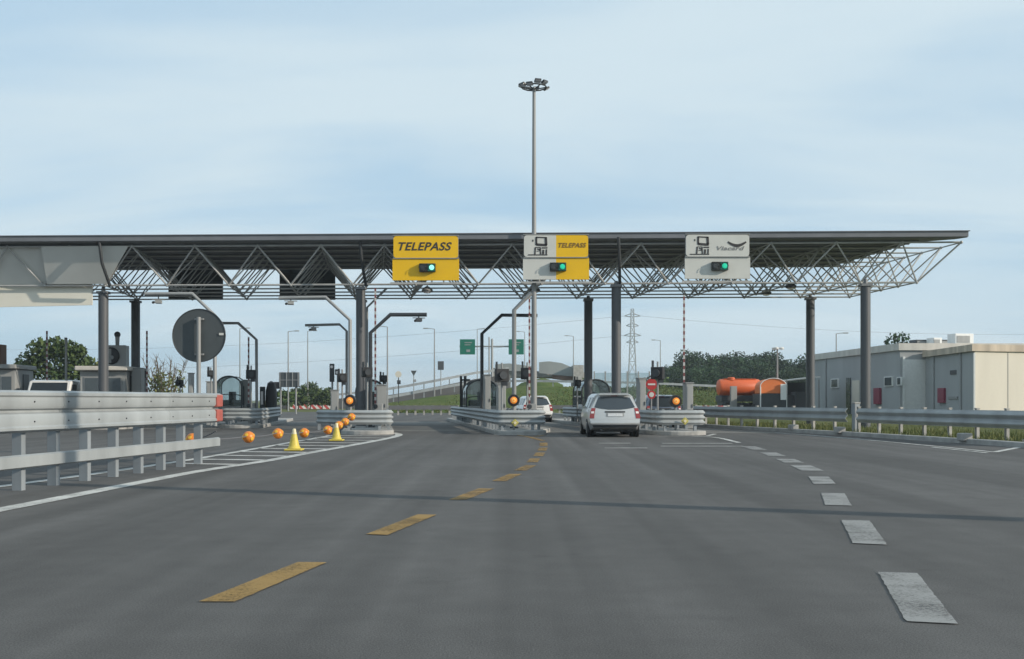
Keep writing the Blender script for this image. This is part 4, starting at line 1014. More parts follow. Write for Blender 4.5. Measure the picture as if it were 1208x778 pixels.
    # side glass
    for s in (-1, 1):
        for i0, i1 in ((3, 7), (8, 12), (13, 17)):
            m = MB(); vs = []; fs = []; n = i1-i0
            for o_ in (0.012, -0.01):
                for i in range(i0, i1+1):
                    for f in (.1, .5, .9):
                        lo, hi = V(i, 3, s), V(i, 4, s); p = lo.lerp(hi, f); p.x += s*o_; vs.append(p)
            k2 = (n+1)*3
            for a in range(n):
                for b in range(2): fs += [(a*3+b, a*3+b+1, (a+1)*3+b+1, (a+1)*3+b), (k2+a*3+b, k2+(a+1)*3+b, k2+(a+1)*3+b+1, k2+a*3+b+1)]
                fs += [(a*3, (a+1)*3, k2+(a+1)*3, k2+a*3), (a*3+2, k2+a*3+2, k2+(a+1)*3+2, (a+1)*3+2)]
            fs += [(0, k2, k2+1, 1), (1, k2+1, k2+2, 2), (n*3, n*3+1, k2+n*3+1, k2+n*3), (n*3+1, n*3+2, k2+n*3+2, k2+n*3+1)]
            m.add(vs, fs); m.build('side_window', M_cglass, t, local=True, smooth=True)
        m = MB(); c = V(17, 3, s); m.box(c+Vector((s*.10, .02, .10)), (.16, .09, .14)); m.build('mirror', paint, t, local=True, bevel=0.03)
    # windscreen
    m = MB(); vs = []
    i0, i1 = 16, 20
    for o_ in (0.02, -0.01):
        for i in range(i0, i1+1):
            c5, c6 = V(i, 5, 1), V(i, 6, 1); c4 = V(i, 4, 1)
            for x in (-1, -.8, 0, .8, 1):
                w_ = c4.x*.97; z_ = lerp(c6.z, c4.z, abs(x)**2); vs.append(Vector((w_*x, c4.y, z_+o_)))
    fs = []; k2 = 25
    for a in range(4):
        for b in range(4): fs += [(a*5+b, a*5+b+1, (a+1)*5+b+1, (a+1)*5+b), (k2+a*5+b, k2+(a+1)*5+b, k2+(a+1)*5+b+1, k2+a*5+b+1)]
        fs += [(a*5, (a+1)*5, k2+(a+1)*5, k2+a*5), (a*5+4, k2+a*5+4, k2+(a+1)*5+4, (a+1)*5+4)]
    m.add(vs, fs); m.build('windscreen', M_cglass, t, local=True, smooth=True)
    for s in (-1, 1):
        m = MB(); c = V(len(sts)-1, 2, s); m.box(c+Vector((-s*.06, -.03, .04)), (.26, .12, .13)); m.build('headlight', M_tailw, t, local=True, bevel=0.03)
        for y in (0.86, 3.52):
            c = Vector((s*(.785)*ws, y*ls, .31)); m = MB()
            m.lathe([(.365, -.02), (.385, .0), (.385, .075*ws), (.36, .082*ws)], Vector((s*.79*ws, y*ls, .33)), 24, (s, 0, 0)); m.build('wheel_arch', M_black, t, local=True)
            m = MB(); m.lathe([(.2, -.2), (.29, -.2), (.31, -.17), (.31, .06), (.295, .095), (.2, .1)], c, 26, (s, 0, 0)); w_ = m.build('tyre', M_rubber, t, local=True, smooth=True)
            m = MB(); m.lathe([(.2, .06), (.2, .102), (.17, .105), (.05, .08), (.02, .095)], c, 20, (s, 0, 0)); m.build('rim', M_rim, w_, local=True)
    m = MB(); m.box((0, 2.2*ls, .27), (1.3*ws, 3.6*ls, .2)); m.build('underbody', M_black, t, local=True)
    m = MB(); m.tube((-.45*ws, .05, .25), (-.45*ws, .5, .25), .035); m.build('exhaust', M_dark, t, local=True)
    return t
car('silver estate car seen from behind, entering the toll lane', (gx(725, 36.2), 36.0, 0.004), R(0.8), M_silver)
car('white car seen from behind beyond the middle barrier', (gx(634, 62), 60.5, 0.004), LANE, M_carw)
def van(label, c, rz):
    t = thing('van', label, 'van', c, rz)          # +Y is forward
    W, L, H = 1.86, 4.9, 2.16
    side = [(-L/2, .35), (L/2-.1, .35), (L/2, .6), (L/2-.02, .95), (L/2-.75, 1.12), (L/2-1.45, H-.06), (L/2-1.75, H), (-L/2+.08, H), (-L/2, H-.1)]
    m = MB(); m.prism([(-W/2, y, z) for y, z in side], (W, 0, 0)); m.build('body', M_carw, t, local=True, bevel=0.07, seg=3)
    def onslope(f, off): # along the windscreen slope
        a, b = Vector((0, L/2-.75, 1.12)), Vector((0, L/2-1.45, H-.06)); d = (b-a); n = Vector((0, d.z, -d.y)).normalized(); return a+d*f+n*off
    m = MB(); lo, hi = onslope(.06, .012), onslope(.93, .012)
    m.prism([lo+Vector((-W*.45, 0, 0)), lo+Vector((W*.45, 0, 0)), hi+Vector((W*.41, 0, 0)), hi+Vector((-W*.41, 0, 0))], (0, -.03, -.01)); m.build('windscreen', M_cglass, t, local=True)
    for s_ in (-1, 1):
        m = MB(); m.prism([(s_*W/2, L/2-1.0, 1.2), (s_*W/2, L/2-1.5, H-.2), (s_*W/2, L/2-2.2, H-.2), (s_*W/2, L/2-2.2, 1.2)], (s_*.012, 0, 0)); m.build('side_window', M_cglass, t, local=True)
        m = MB(); m.box((s_*(W/2+.13), L/2-1.0, 1.3), (.2, .1, .28)); m.build('mirror', M_black, t, local=True, bevel=.03)
        m = MB(); m.box((s_*W*.38, L/2-.02, .85), (.3, .08, .2)); m.build('headlight', M_tailw, t, local=True, bevel=.03)
        for y in (L/2-.9, -L/2+.9):
            m = MB(); m.lathe([(.2, -.2), (.31, -.2), (.33, 0), (.31, .05), (.2, .06)], (s_*W/2*.96, y, .335), 24, (s_, 0, 0)); m.build('wheel', M_rubber, t, local=True, smooth=True)
    m = MB(); m.box((0, L/2+.0, .5), (W*.9, .1, .28)); m.build('bumper', M_dark, t, local=True, bevel=.03)
    return t
car('dark car seen from behind in the right lane, mostly hidden by the right island barrier', (gx(782, 50), 49.5, 0.004), LANE, M_carb)
van('white van with dark windscreen waiting behind the long guardrail on the left', (gx(64, 50), 50.3, 0.0), math.pi+LANE)
car('dark blue car far off, on the ramp behind the red and white blocks', at(380, 472.5, 158), R(75), M_carb)

# ------------------------------------------------------------------ red and white blocks far off
def block_row(px0, px1, d, n, z, where):
    for i in range(n):
        px = px0+(px1-px0)*i/(n-1); x = gx(px, d)
        m = MB(); k_ = 1.5 if d > 100 else 1.0; m.prism([(x-0.36*k_, d-0.3, z), (x-0.36*k_, d+0.3, z), (x-0.36*k_, d+0.1, z+0.75*k_), (x-0.36*k_, d-0.1, z+0.75*k_)], (0.72*k_, 0, 0))
        tag(m.build('plastic_barrier', M_redwh, bevel=0.02), where, 'traffic barrier', 'red and white plastic barriers ' + ('on the left' if px < 600 else 'on the right'))
block_row(347, 392, 150, 6, -0.02, 'red and white plastic barrier in the far row left of the second column')
block_row(826, 852, 70, 4, 0.115, 'red and white plastic barrier in the row before the orange tanker')

# ------------------------------------------------------------------ orange tanker, tarpaulin truck, shelter
d = 88; x0, x1 = gx(848, d), gx(897, d)
t = thing('tank_trailer', 'orange tank trailer parked before the dark wood', 'tanker', ((x0+x1)/2, d, 0.115))
m = MB(); L = x1-x0; m.lathe([(0.35, -0.12), (0.6, -0.04), (0.68, 0.1), (0.68, L-0.1), (0.6, L+0.04), (0.35, L+0.1)], (x0, d, 2.25), 20, (1, 0.12, 0)); m.build('tank', M_tank, t, smooth=True)
m = MB(); m.lathe([(0.3, 0), (0.3, 0.2), (0.2, 0.24)], (x0+1.0, d, 2.85), 14); m.box((x0+L*0.5, d+0.2, 2.94), (L*0.8, 0.5, 0.05), 0.12); m.build('hatch', M_tank, t)
m = MB(); m.box((x0+L/2, d+0.2, 1.35), (L*1.02, 1.6, 0.5), 0.12); m.box((x0+L*0.2, d, 0.9), (1.2, 1.5, 0.8), 0.12); m.box((x0+L*0.5, d-0.6, 0.75), (L*0.35, 0.4, 0.5), 0.12); m.build('chassis', M_dark, t, bevel=0.02)
m = MB(); m.box((x0+0.95, d-1.15, 1.45), (0.5, 0.3, 1.8), 0.1); m.build('valve_cabinet', M_grey, t, bevel=0.02)
for k, xx in enumerate((x0+0.5, x1-1.5, x1-0.45)):
    for s in (-1, 1):
        m = MB(); c = (xx, d+0.2+s*0.85, 0.58); m.lathe([(0.2, -0.14), (0.46, -0.14), (0.48, 0), (0.46, 0.14), (0.2, 0.14)], c, 18, (0.0, s, 0)); m.build('wheel', M_rubber, t, smooth=True)
d = 82; x0, x1 = gx(897, d), gx(928, d)
t = thing('tarpaulin_truck', 'small truck with an arched orange tarpaulin, right of the tank trailer', 'truck', ((x0+x1)/2, d, 0.115))
m = MB(); W = x1-x0; xc = (x0+x1)/2; arc = [(xc+W/2*math.cos(R(a)), d, 2.25+0.62*math.sin(R(a))) for a in range(0, 181, 15)]
m.prism([(xc+W/2, d, 1.75)] + arc + [(xc-W/2, d, 1.75)], (0.3, 3.2, 0)); m.build('tarpaulin', M_tarp, t)
m = MB(); m.path([(xc+W/2*1.02*math.cos(R(a)), d-0.05, 2.25+0.64*math.sin(R(a))) for a in range(0, 181, 15)], 0.03, 6)
m.tube((x0, d-0.05, 0.6), (x0, d-0.05, 2.25), 0.045, n=6); m.tube((x1, d-0.05, 0.6), (x1, d-0.05, 2.25), 0.03, n=6); m.build('hoop', M_wframe, t)
m = MB(); m.box((xc+0.1, d+1.6, 1.2), (W*0.98, 3.2, 1.0)); m.build('bed', M_dark, t, bevel=0.02)
m = MB(); m.box((x1-0.28, d-0.12, 1.85), (0.42, 0.1, 1.2)); m.build('rear_door', M_wframe, t)
for s in (-1, 1):
    for yy in (0.5, 2.6):
        m = MB(); m.lathe([(0.2, -0.12), (0.4, -0.12), (0.42, 0), (0.4, 0.12), (0.2, 0.12)], (xc+s*W*0.4, d+yy, 0.53), 18, (s, 0, 0)); m.build('wheel', M_rubber, t, smooth=True)
d = 86; x0, x1 = gx(927, d), gx(968, d)
t = thing('open_shelter', 'dark open shelter with a thin pale roof, left of the grey building', 'shelter', ((x0+x1)/2, d, 0.115))
m = MB(); m.prism([(x0, d, 2.72), (x1, d, 3.05), (x1, d, 3.13), (x0, d, 2.80)], (0, 5, 0)); m.build('roof', M_roofw, t)
m = MB(); m.box(((x0+x1)/2+0.1, d+4.9, 1.4), (x1-x0, 0.1, 2.6)); m.build('rear_wall', M_dark, t)
m = MB(); m.box((x1-0.8, d+3, 1.0), (1.2, 1.5, 1.8)); m.box((x0+0.9, d+3.4, 0.9), (1.2, 1.2, 1.5)); m.build('bins', M_col, t, bevel=0.03)
for xx in (x0+0.1, (x0+x1)/2+0.3, x1-0.1):
    m = MB(); m.tube((xx, d+0.1, 0.1), (xx, d+0.1, 2.85), 0.06); m.build('post', M_pole, t)

# ------------------------------------------------------------------ buildings on the right
def face_box(mb, o, ux, px0, px1, z0, z1, thick): pass
t = thing('service_building', 'long grey building with pale flat roof behind the right front column', 'building', (27.4, 76.5, 0.115))
A, B_ = Vector((27.4, 76.5, 0)), Vector((26.6, 97, 0)); sd = (B_-A).normalized(); fx = Vector((0.999, 0.04, 0)).normalized(); H1 = 4.75
m = MB(); m.slab([A, A+fx*16, B_+fx*16, B_], 0.05, H1); m.build('wall', M_wallg, t)
m = MB(); o_ = Vector((0.12, 0.0, 0)); m.slab([A-fx*0.15-sd*0.15, A+fx*16-sd*0.15, B_+fx*16+sd*0.15, B_-fx*0.15+sd*0.15], H1, H1+0.5); m.build('roof', M_roofw, t)
nl = -Vector((sd.y, -sd.x, 0)); 
def on_side(A_, sd_, px, z, off): # point on a side wall seen at photo column px
    k = (px-CX)/F; s = (k*A_.y-A_.x)/(sd_.x-k*sd_.y); p = A_+sd_*s; return p - Vector((sd_.y, -sd_.x, 0))*off + Vector((0, 0, z))
ang = math.atan2(sd.y, sd.x)
def side_panel(par, A_, sd_, pxa, pxb, ya, yb, name, m_, off=0.03, th=0.08, parent=None):
    a = on_side(A_, sd_, pxa, 0, off); b = on_side(A_, sd_, pxb, 0, off); dm = (a.y+b.y)/2
    z0, z1 = at(0, yb, dm).z, at(0, ya, dm).z; c = (a+b)/2; c.z = (z0+z1)/2
    m = MB(); m.box(c, ((b-a).length, th, z1-z0), math.atan2(sd_.y, sd_.x)); return m.build(name, m_, parent or par)
for pa, pb, ya, yb in ((981, 990, 447, 458), (1044, 1054, 444.5, 456), (1059, 1064.5, 445, 455)):
    f = side_panel(t, A, sd, pa, pb, ya, yb, 'window', M_wframe, 0.03, 0.1); side_panel(t, A, sd, pa+1, pb-1, ya+1, yb-1, 'pane', M_win, 0.07, 0.06, f)
side_panel(t, A, sd, 999, 1004, 446, 489, 'door', M_win)
side_panel(t, A, sd, 1006, 1014, 449, 489, 'beige_door', M_wallc)
side_panel(t, A, sd, 1033, 1040, 458, 477, 'hydrant_box', M_burg, 0.08, 0.2)
m = MB(); m.box(A+fx*0.25-sd*0.06+Vector((0, 0, 2.2)), (0.16, 0.14, 4.2), 0); m.build('drainpipe', M_wframe, t)
m = MB(); m.box(A+fx*1.3-sd*0.05+Vector((0, 0, 2.1)), (1.9, 0.08, 4.0)); m.build('pale_front_panel', M_wframe, t)  # plain panel on the front wall, paler than the grey render
for (px, w_, h_, dd, lab, mm) in ((1133, 1.5, 0.85, 80, 'pale air conditioner on the roof of the grey building, biggest', M_wframe), (1085, 1.2, 0.62, 84, 'low dark duct on the roof of the grey building', M_dark), (1102, 0.7, 0.72, 83, 'small pale vent on the roof of the grey building', M_wframe), (1113, 1.0, 0.62, 84, 'dark low fan on the roof of the grey building, beside the air conditioner', M_dark)):
    x = gx(px, dd); tt = thing('roof_unit', lab, 'roof unit', (x, dd, H1+0.5), 0, 'units on the flat roof')
    m = MB(); m.box((x, dd, H1+0.52+h_/2), (w_, 1.0, h_), 0.2); m.build('case', mm, tt, bevel=0.03)
    m = MB(); m.box((x, dd-0.52, H1+0.52+h_/2), (w_*0.7, 0.05, h_*0.6), 0.2); m.build('grille', M_grey, tt)
for px in (975, 1026):
    a = on_side(A, sd, px, 0, 0.06); m = MB(); m.tube((a.x, a.y, 0.1), (a.x, a.y, H1), 0.06, n=8); m.box((a.x, a.y, 2.4), (0.16, 0.16, 0.06)); m.build('downpipe', M_wallg, t)
side_panel(t, A, sd, 1018, 1023, 436, 440, 'vent', M_dark, 0.02, 0.05)
t = thing('service_block', 'cream block with stained flat roof edge and shaded side at the right edge', 'building', (28.5, 66.7, 0.115))
A2, B2 = Vector((28.5, 66.7, 0)), Vector((29.15, 76.3, 0)); sd2 = (B2-A2).normalized(); H2 = 4.25
m = MB(); m.slab([A2, A2+Vector((14, 4.6, 0)), B2+Vector((14, 4.6, 0)), B2], 0.05, H2); m.build('wall', M_wallc, t)
m = MB(); m.slab([A2+Vector((-0.25, -0.2, 0)), A2+Vector((14, 4.4, 0)), B2+Vector((14, 4.6, 0)), B2+Vector((-0.25, 0, 0))], H2, H2+0.42); m.build('roof', M_rust, t)
m = MB(); m.prism([A2+Vector((-0.03, 0.06, 0.05)), B2+Vector((-0.03, -0.02, 0.05)), B2+Vector((-0.03, -0.02, H2-0.01)), A2+Vector((-0.03, 0.06, H2-0.01))], (0.06, 0, 0)); m.build('shade_toned_side', M_wallg, t)  # thin grey slab over the cream wall, its colour deepens the side's shade
side_panel(t, A2, sd2, 1109, 1116.5, 458, 475.5, 'hydrant_box', M_burg, 0.08, 0.2)
for px in (1103, 1135):
    a = on_side(A2, sd2, px, 0, 0.1); m = MB(); m.tube((a.x, a.y, 0.1), (a.x, a.y, H2), 0.05, n=8); m.build('downpipe', M_wallg, t)
side_panel(t, A2, sd2, 1122, 1129, 437, 442, 'vent', M_dark, 0.05, 0.06)
side_panel(t, A2, sd2, 1120, 1131, 468, 471, 'cable_tray', M_pole, 0.06, 0.08)
m = MB(); m.box(A2+Vector((-0.06, -0.05, 2.1)), (0.1, 0.1, 4.1)); m.build('corner_trim', M_wframe, t)
m = MB()
for k in range(1, 6): m.box(A2+Vector((k*2.4, k*0.789-0.012, 2.15)), (0.03, 0.02, 4.2), R(18.2))
m.build('panel_joint', M_grey, t)

# ------------------------------------------------------------------ ramp, embankment, overpass
def ridge(pts, name, mt, front=9.0, back=9.0, ztop=None):
    m = MB(); vs = []; k = 0
    for p in pts:
        p = Vector(p)
        for j in range(7):
            s = j/6; y = p.y - front*(1-s); z = -0.02+(p.z+0.02)*(s**0.8) ; vs.append(Vector((p.x*(y/p.y if False else 1), y, z)))
        vs.append(p+Vector((0, back*0.4, 0))); vs.append(Vector((p.x, p.y+back, -0.02)))
    n = 9; fs = [(i*n+j, i*n+j+1, (i+1)*n+j+1, (i+1)*n+j) for i in range(len(pts)-1) for j in range(n-1)]
    m.add(vs, fs); return struct(name, m, mt, smooth=True)
ridge([at(560, 474, 128), at(585, 462, 128), at(610, 455.5, 128), at(640, 456, 128), at(690, 457, 128), at(760, 458, 130), at(850, 462, 132), at(900, 466, 134)], 'embankment', M_slope, 14, 14)
ridge([at(430, 479, 112), at(470, 474, 112), at(520, 467, 112), at(550, 465, 112), at(585, 470, 112)], 'grass_bank', M_slope, 9, 6)
def parapet(pts, label, h=0.9):
    t = thing('ramp_rail', label, 'guardrail', pts[0]); pts = [Vector(p) for p in pts]
    m = MB()
    for a, b in zip(pts, pts[1:]): m.beam(a+Vector((0, 0, h*0.75)), b+Vector((0, 0, h*0.75)), 0.08, h*0.3)
    m.build('beam', M_post, t)
    m = MB()
    for a, b in zip(pts, pts[1:]):
        n = max(1, int((b-a).length/2.2))
        for i in range(n): q = a.lerp(b, (i+.5)/n); m.box(q+Vector((0, 0.15, h*0.45)), (0.12, 0.12, h*0.95))
    m.build('posts', M_post, t)
parapet([at(595, 456.5, 127.8), at(640, 456.5, 127.8), at(690, 457.5, 127.8), at(760, 458.5, 129.8), at(850, 462.5, 131.8)], 'pale guardrail on top of the grassy bank behind the cars')
def ramp(pts, d_off, name, mt_wall):
    "sloping road on a retaining wall"
    pts = [Vector(p) for p in pts]; m = MB(); n = len(pts); W = Vector((0.25, 7.0, 0))
    vs = [];
    for p in pts: vs += [Vector((p.x, p.y, -0.02)), p, p+W, Vector((p.x, p.y, -0.02))+W]
    fs = []
    for i in range(n-1):
        a, b = i*4, i*4+4; fs += [(a, b, b+1, a+1), (a+1, b+1, b+2, a+2), (a+2, b+2, b+3, a+3)]
    fs += [(0, 1, 2, 3), ((n-1)*4+3, (n-1)*4+2, (n-1)*4+1, (n-1)*4)]
    m.add(vs, fs); return struct(name, m, mt_wall)
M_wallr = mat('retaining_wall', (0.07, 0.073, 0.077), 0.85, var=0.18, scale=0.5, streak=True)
R1 = [at(448, 468, 130), at(480, 463, 131), at(520, 455.5, 132), at(560, 447.5, 134), at(600, 442, 136)]
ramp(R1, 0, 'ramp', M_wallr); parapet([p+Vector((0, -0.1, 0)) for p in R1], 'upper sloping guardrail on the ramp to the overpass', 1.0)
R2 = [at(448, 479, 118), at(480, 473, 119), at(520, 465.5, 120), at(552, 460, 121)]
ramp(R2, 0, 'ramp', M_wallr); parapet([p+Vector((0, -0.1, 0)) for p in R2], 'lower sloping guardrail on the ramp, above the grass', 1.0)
R3 = [at(325, 478, 154), at(350, 475.5, 154), at(385, 472, 155), at(425, 468, 156)]
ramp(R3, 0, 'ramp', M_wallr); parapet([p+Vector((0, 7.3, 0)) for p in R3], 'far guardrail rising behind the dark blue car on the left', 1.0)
t = thing('overpass', 'grey overpass with curved noise barrier behind the white car', 'bridge', at(650, 446, 150))
m = MB(); a, b = at(580, 444, 150), at(690, 446, 152); m.prism([a, b, b+Vector((0, 0, 0.8)), a+Vector((0, 0, 0.8))], (0, 10, 0)); m.build('deck', M_conc, t)
m = MB(); m.prism([at(636, 440.5, 149.7), at(678, 444.5, 149.7), at(676, 434, 149.7), at(662, 428.5, 149.7), at(648, 426.5, 149.7), at(636, 427.5, 149.7)], (0, 0.4, 0)); m.build('noise_barrier', M_noise, t)
m = MB(); m.prism([at(584, 437.5, 149.8), at(633, 438.5, 149.8), at(633, 433, 149.8), at(600, 429, 149.8), at(584, 430, 149.8)], (0, 0.4, 0)); m.build('low_noise_barrier', M_noise, t)
m = MB(); m.prism([at(652, 447, 149.9), at(676, 450, 149.9), at(676, 444.4, 149.9), at(652, 443, 149.9)], (0, 2, 0)); m.build('girder', M_wood, t)
m = MB(); m.box(at(681, 455, 151), (1.4, 6, 5.5)); m.box(at(586, 456, 153), (1.2, 5, 5.0)); m.build('abutment', M_conc, t)
ridge([at(590, 470, 146), at(615, 452, 146), at(640, 446, 146), at(652, 449, 146), at(664, 454, 146)], 'embankment', M_slope, 10, 3)

# ------------------------------------------------------------------ distant street furniture
def lamp_post(px, ytop, d, label, arm=-1, base=0.0):
    p = at(px, ytop, d); t = thing('street_lamp', label, 'street lamp', (p.x, d, base), 0, 'distant street lamps')
    m = MB(); m.tube((p.x, d, base), p, 0.09, 0.05, n=8); m.build('pole', M_pole, t)
    m = MB(); q = p+Vector((arm*0.7, 0, 0.08)); m.tube(p, q, 0.035, n=6); m.build('bracket', M_pole, t)
    m = MB(); m.box(q+Vector((arm*0.25, 0, 0)), (0.55, 0.22, 0.11)); m.build('lamp_head', M_steel, t, bevel=0.04)
for a in ((340, 391.5, 120, 'thin street lamp rising behind the grey display board', 1), (363, 391, 140, 'thin street lamp left of the two thin posts by the second column', 1), (457, 386, 105, 'thin street lamp between the second column and the all yellow sign', -1), (512.5, 388.5, 118, 'thin street lamp under the right half of the all yellow sign', -1), (563, 388.5, 170, 'thin street lamp just right of the first green sign', 1),
          (619, 392, 160, 'thin street lamp at the right edge of the second green sign', -1), (676.5, 397, 150, 'thin street lamp left of the right rear centre column', -1), (779, 402, 150, 'thin street lamp left of the dark wood', -1), (986.5, 394, 110, 'thin street lamp above the grey building', 1), (283, 388, 130, 'thin street lamp between the round sign and the bare arm', 1)):
    lamp_post(a[0], a[1], a[2], a[3], a[4])
p = at(917, 412, 84); t = thing('lamp_cluster', 'street lamp with a cluster of three pale heads in front of the dark wood', 'street lamp', (p.x, 84, 0.115))
m = MB(); m.tube((p.x, 84, 0.1), p, 0.09, 0.06); m.build('pole', M_pole, t)
for a in (0, 120, 240):
    q = p+Vector((0.32*math.cos(R(a)), 0.32*math.sin(R(a)), 0.05)); m = MB(); m.lathe([(0.05, 0.12), (0.2, 0.05), (0.18, -0.08), (0.05, -0.1)], q, 12); m.tube(p, q, 0.03, n=6); m.build('lamp_head', M_wframe, t, smooth=True)

# green signs on a gantry
d = 145
t = thing('motorway_gantry', 'thin grey gantry pole and beam that carries the two green signs', 'gantry', (gx(580.5, d), d, 0))
m = MB(); m.tube((gx(580.5, d), d, 0), at(580.5, 400, d), 0.2, 0.14); m.tube((gx(577, d), d, 0), at(577, 398, d), 0.09); m.build('pole', M_steel, t)
m = MB(); m.tube(at(542, 409, d), at(618, 409, d), 0.12, n=6); m.build('beam', M_steel, t)
for x0, x1, lab in ((542.5, 560.5, 'green road sign left of the dark sensor arm'), (600, 618, 'green road sign behind the grey bent arm')):
    a, b = at(x0, 418.5, d-0.3), at(x1, 400.5, d-0.3)
    t = thing('road_sign', lab, 'road sign', ((a.x+b.x)/2, d-0.3, a.z), 0, 'green road signs')
    m = MB(); m.box(((a.x+b.x)/2, d-0.3, (a.z+b.z)/2), (b.x-a.x, 0.1, b.z-a.z)); m.build('board', M_signg, t, bevel=0.03)
    m = MB(); xc = (a.x+b.x)/2+0.1
    m.box((xc, d-0.37, a.z+0.5), (0.5, 0.02, 0.32)); m.box((xc, d-0.37, b.z-0.45), (1.0, 0.02, 0.12)); m.box((xc-0.1, d-0.37, b.z-0.75), (0.8, 0.02, 0.10)); m.build('faded_marks', M_steel, t)
# small far signs
p = at(520, 426.5, 125); t = thing('road_sign', 'small grey blue rectangular sign beyond the ramp, left of the first green sign', 'road sign', (p.x, 125, 0))
m = MB(); m.box(at(520, 431.5, 125), (0.7, 0.08, 1.0)); m.build('board', M_col, t, bevel=0.02)
m = MB(); m.tube((p.x, 125.1, 0), (p.x, 125.1, p.z), 0.05); m.build('pole', M_steel, t)
p = at(488, 440, 125); t = thing('road_sign', 'small dark triangular sign pointing down beyond the ramp', 'road sign', (p.x, 125, 0))
m = MB(); m.prism([at(484.5, 437.5, 125), at(491.5, 437.5, 125), at(488, 444, 125)], (0, 0.06, 0)); m.build('board', M_signb, t)
m = MB(); m.tube((p.x, 125.1, 0), (p.x, 125.1, p.z), 0.05); m.box(at(489, 449.5, 125), (0.35, 0.1, 0.3)); m.build('pole', M_steel, t)
p = at(470, 443, 110); t = thing('road_sign', 'small pale round sign on a dark stub, right of the cabinet by the second column', 'road sign', (p.x, 110, 0))
m = MB(); m.lathe([(0.32, 0), (0.32, 0.05)], p+Vector((0, 0, 0.1)), 20, (0, -1, 0)); m.build('disc', M_wallc, t)
m = MB(); m.tube((p.x, 110.1, 0), (p.x, 110.1, p.z), 0.05); m.box(p+Vector((0.05, 0, -0.7)), (0.35, 0.2, 0.4)); m.build('pole', M_dark, t)
# display board
d = 95; a, b = at(329.5, 457, d), at(353, 439.5, d)
t = thing('display_board', 'dark grey display board on two legs far off, left of the second column', 'display board', ((a.x+b.x)/2, d, 0))
m = MB(); m.box(((a.x+b.x)/2, d, (a.z+b.z)/2), (b.x-a.x, 0.3, b.z-a.z)); m.build('board', M_signb, t, bevel=0.02)
m = MB()
for s in (0.05, 0.38, 0.68, 0.96): m.box((a.x+(b.x-a.x)*s, d-0.19, (a.z+b.z)/2), (0.06, 0.06, b.z-a.z))
m.box(((a.x+b.x)/2, d-0.185, a.z+0.62), (b.x-a.x, 0.05, 0.05)); m.build('frame', M_steel, t)
m = MB()
for px in (331, 349): m.tube((gx(px, d), d+0.05, 0), (gx(px, d), d+0.05, a.z+0.1), 0.08)
m.build('legs', M_pole, t)
m = MB(); m.box(at(326.5, 455, d), (0.45, 0.3, 0.6)); m.build('side_box', M_black, t)

# glass screen far right of centre
t = thing('glass_screen', 'pale see-through noise screen between the right columns and the red sign', 'noise screen', at(748, 472, 78))
m = MB()
for px in (701, 714, 727, 740, 753, 766): x = gx(px, 78); m.box((x, 78, 1.65), (0.09, 0.12, 3.3))
m.build('posts', M_steel, t)
m = MB(); x0, x1 = gx(701, 78), gx(766, 78); m.box(((x0+x1)/2, 78, 1.9), (x1-x0, 0.03, 2.6)); m.build('panes', M_nglass, t)
m = MB(); m.box(((x0+x1)/2, 78, 0.3), (x1-x0, 0.2, 0.6)); m.build('plinth', M_conc, t)
# guardrail beyond the toll lanes
t = thing('guardrail', 'dark distant guardrail across the end of the first lane', 'guardrail', (gx(495, 88), 88, 0))
m = MB(); a, b = gx(459, 88), gx(540, 90); m.beam((a, 88, 0.62), (b, 90, 0.62), 0.08, 0.34); m.build('beam', M_col, t)
for i in range(9):
    m = MB(); m.box((a+(b-a)*i/8, 88.2+2*i/8, 0.4), (0.14, 0.14, 0.8)); m.build('post', M_conc, t)
t = thing('guardrail', 'distant guardrail across the end of the lane that the white car takes', 'guardrail', (gx(668, 92), 92, 0))
m = MB(); a, b = gx(640, 92), gx(700, 93); m.beam((a, 92, 0.62), (b, 93, 0.62), 0.08, 0.34); m.build('beam', M_col, t)
for i in range(7):
    m = MB(); m.box((a+(b-a)*i/6, 92.2+i/6, 0.4), (0.14, 0.14, 0.8)); m.build('post', M_conc, t)

r = random.Random(9); m = MB()
def tuft(c, h):
    for _ in range(4):
        a = r.uniform(0, 6.28); w = h*0.6; d_ = Vector((math.cos(a)*w, math.sin(a)*w, 0)); tip = c+Vector((r.gauss(0, .25)*h, r.gauss(0, .25)*h, h))
        m.add([c-d_, c+d_, tip], [(0, 1, 2)])
for _ in range(5200):
    px = r.uniform(572, 880); s_ = r.random(); d_ = 128-14*(1-s_); ztop = 1.25+(472-457.5)/F*128
    if px < 610: ztop *= (px-556)/54
    tuft(Vector((gx(px, 128), d_, -0.02+ztop*(s_**0.8))), r.uniform(.06, .22))
for _ in range(1800):
    px = r.uniform(440, 580); s_ = r.random(); d_ = 112-9*(1-s_); py = 479-(px-440)*0.125 if px < 540 else 466.5+(px-540)*0.1
    tuft(Vector((gx(px, 112), d_, -0.02+(1.25+(472-py)/F*112)*(s_**0.8))), r.uniform(.05, .18))
me = bpy.data.meshes.new('grass'); me.from_pydata([tuple(p) for p in m.v], [], m.f); me.materials.append(leaf_mat('bank_grass_blade', (0.05, 0.075, 0.02), (0.17, 0.18, 0.07)))
o = bpy.data.objects.new('grass', me); col.objects.link(o); o['kind'] = 'stuff'; tag(o, 'long uneven grass on the green banks behind the toll lanes', 'grass')
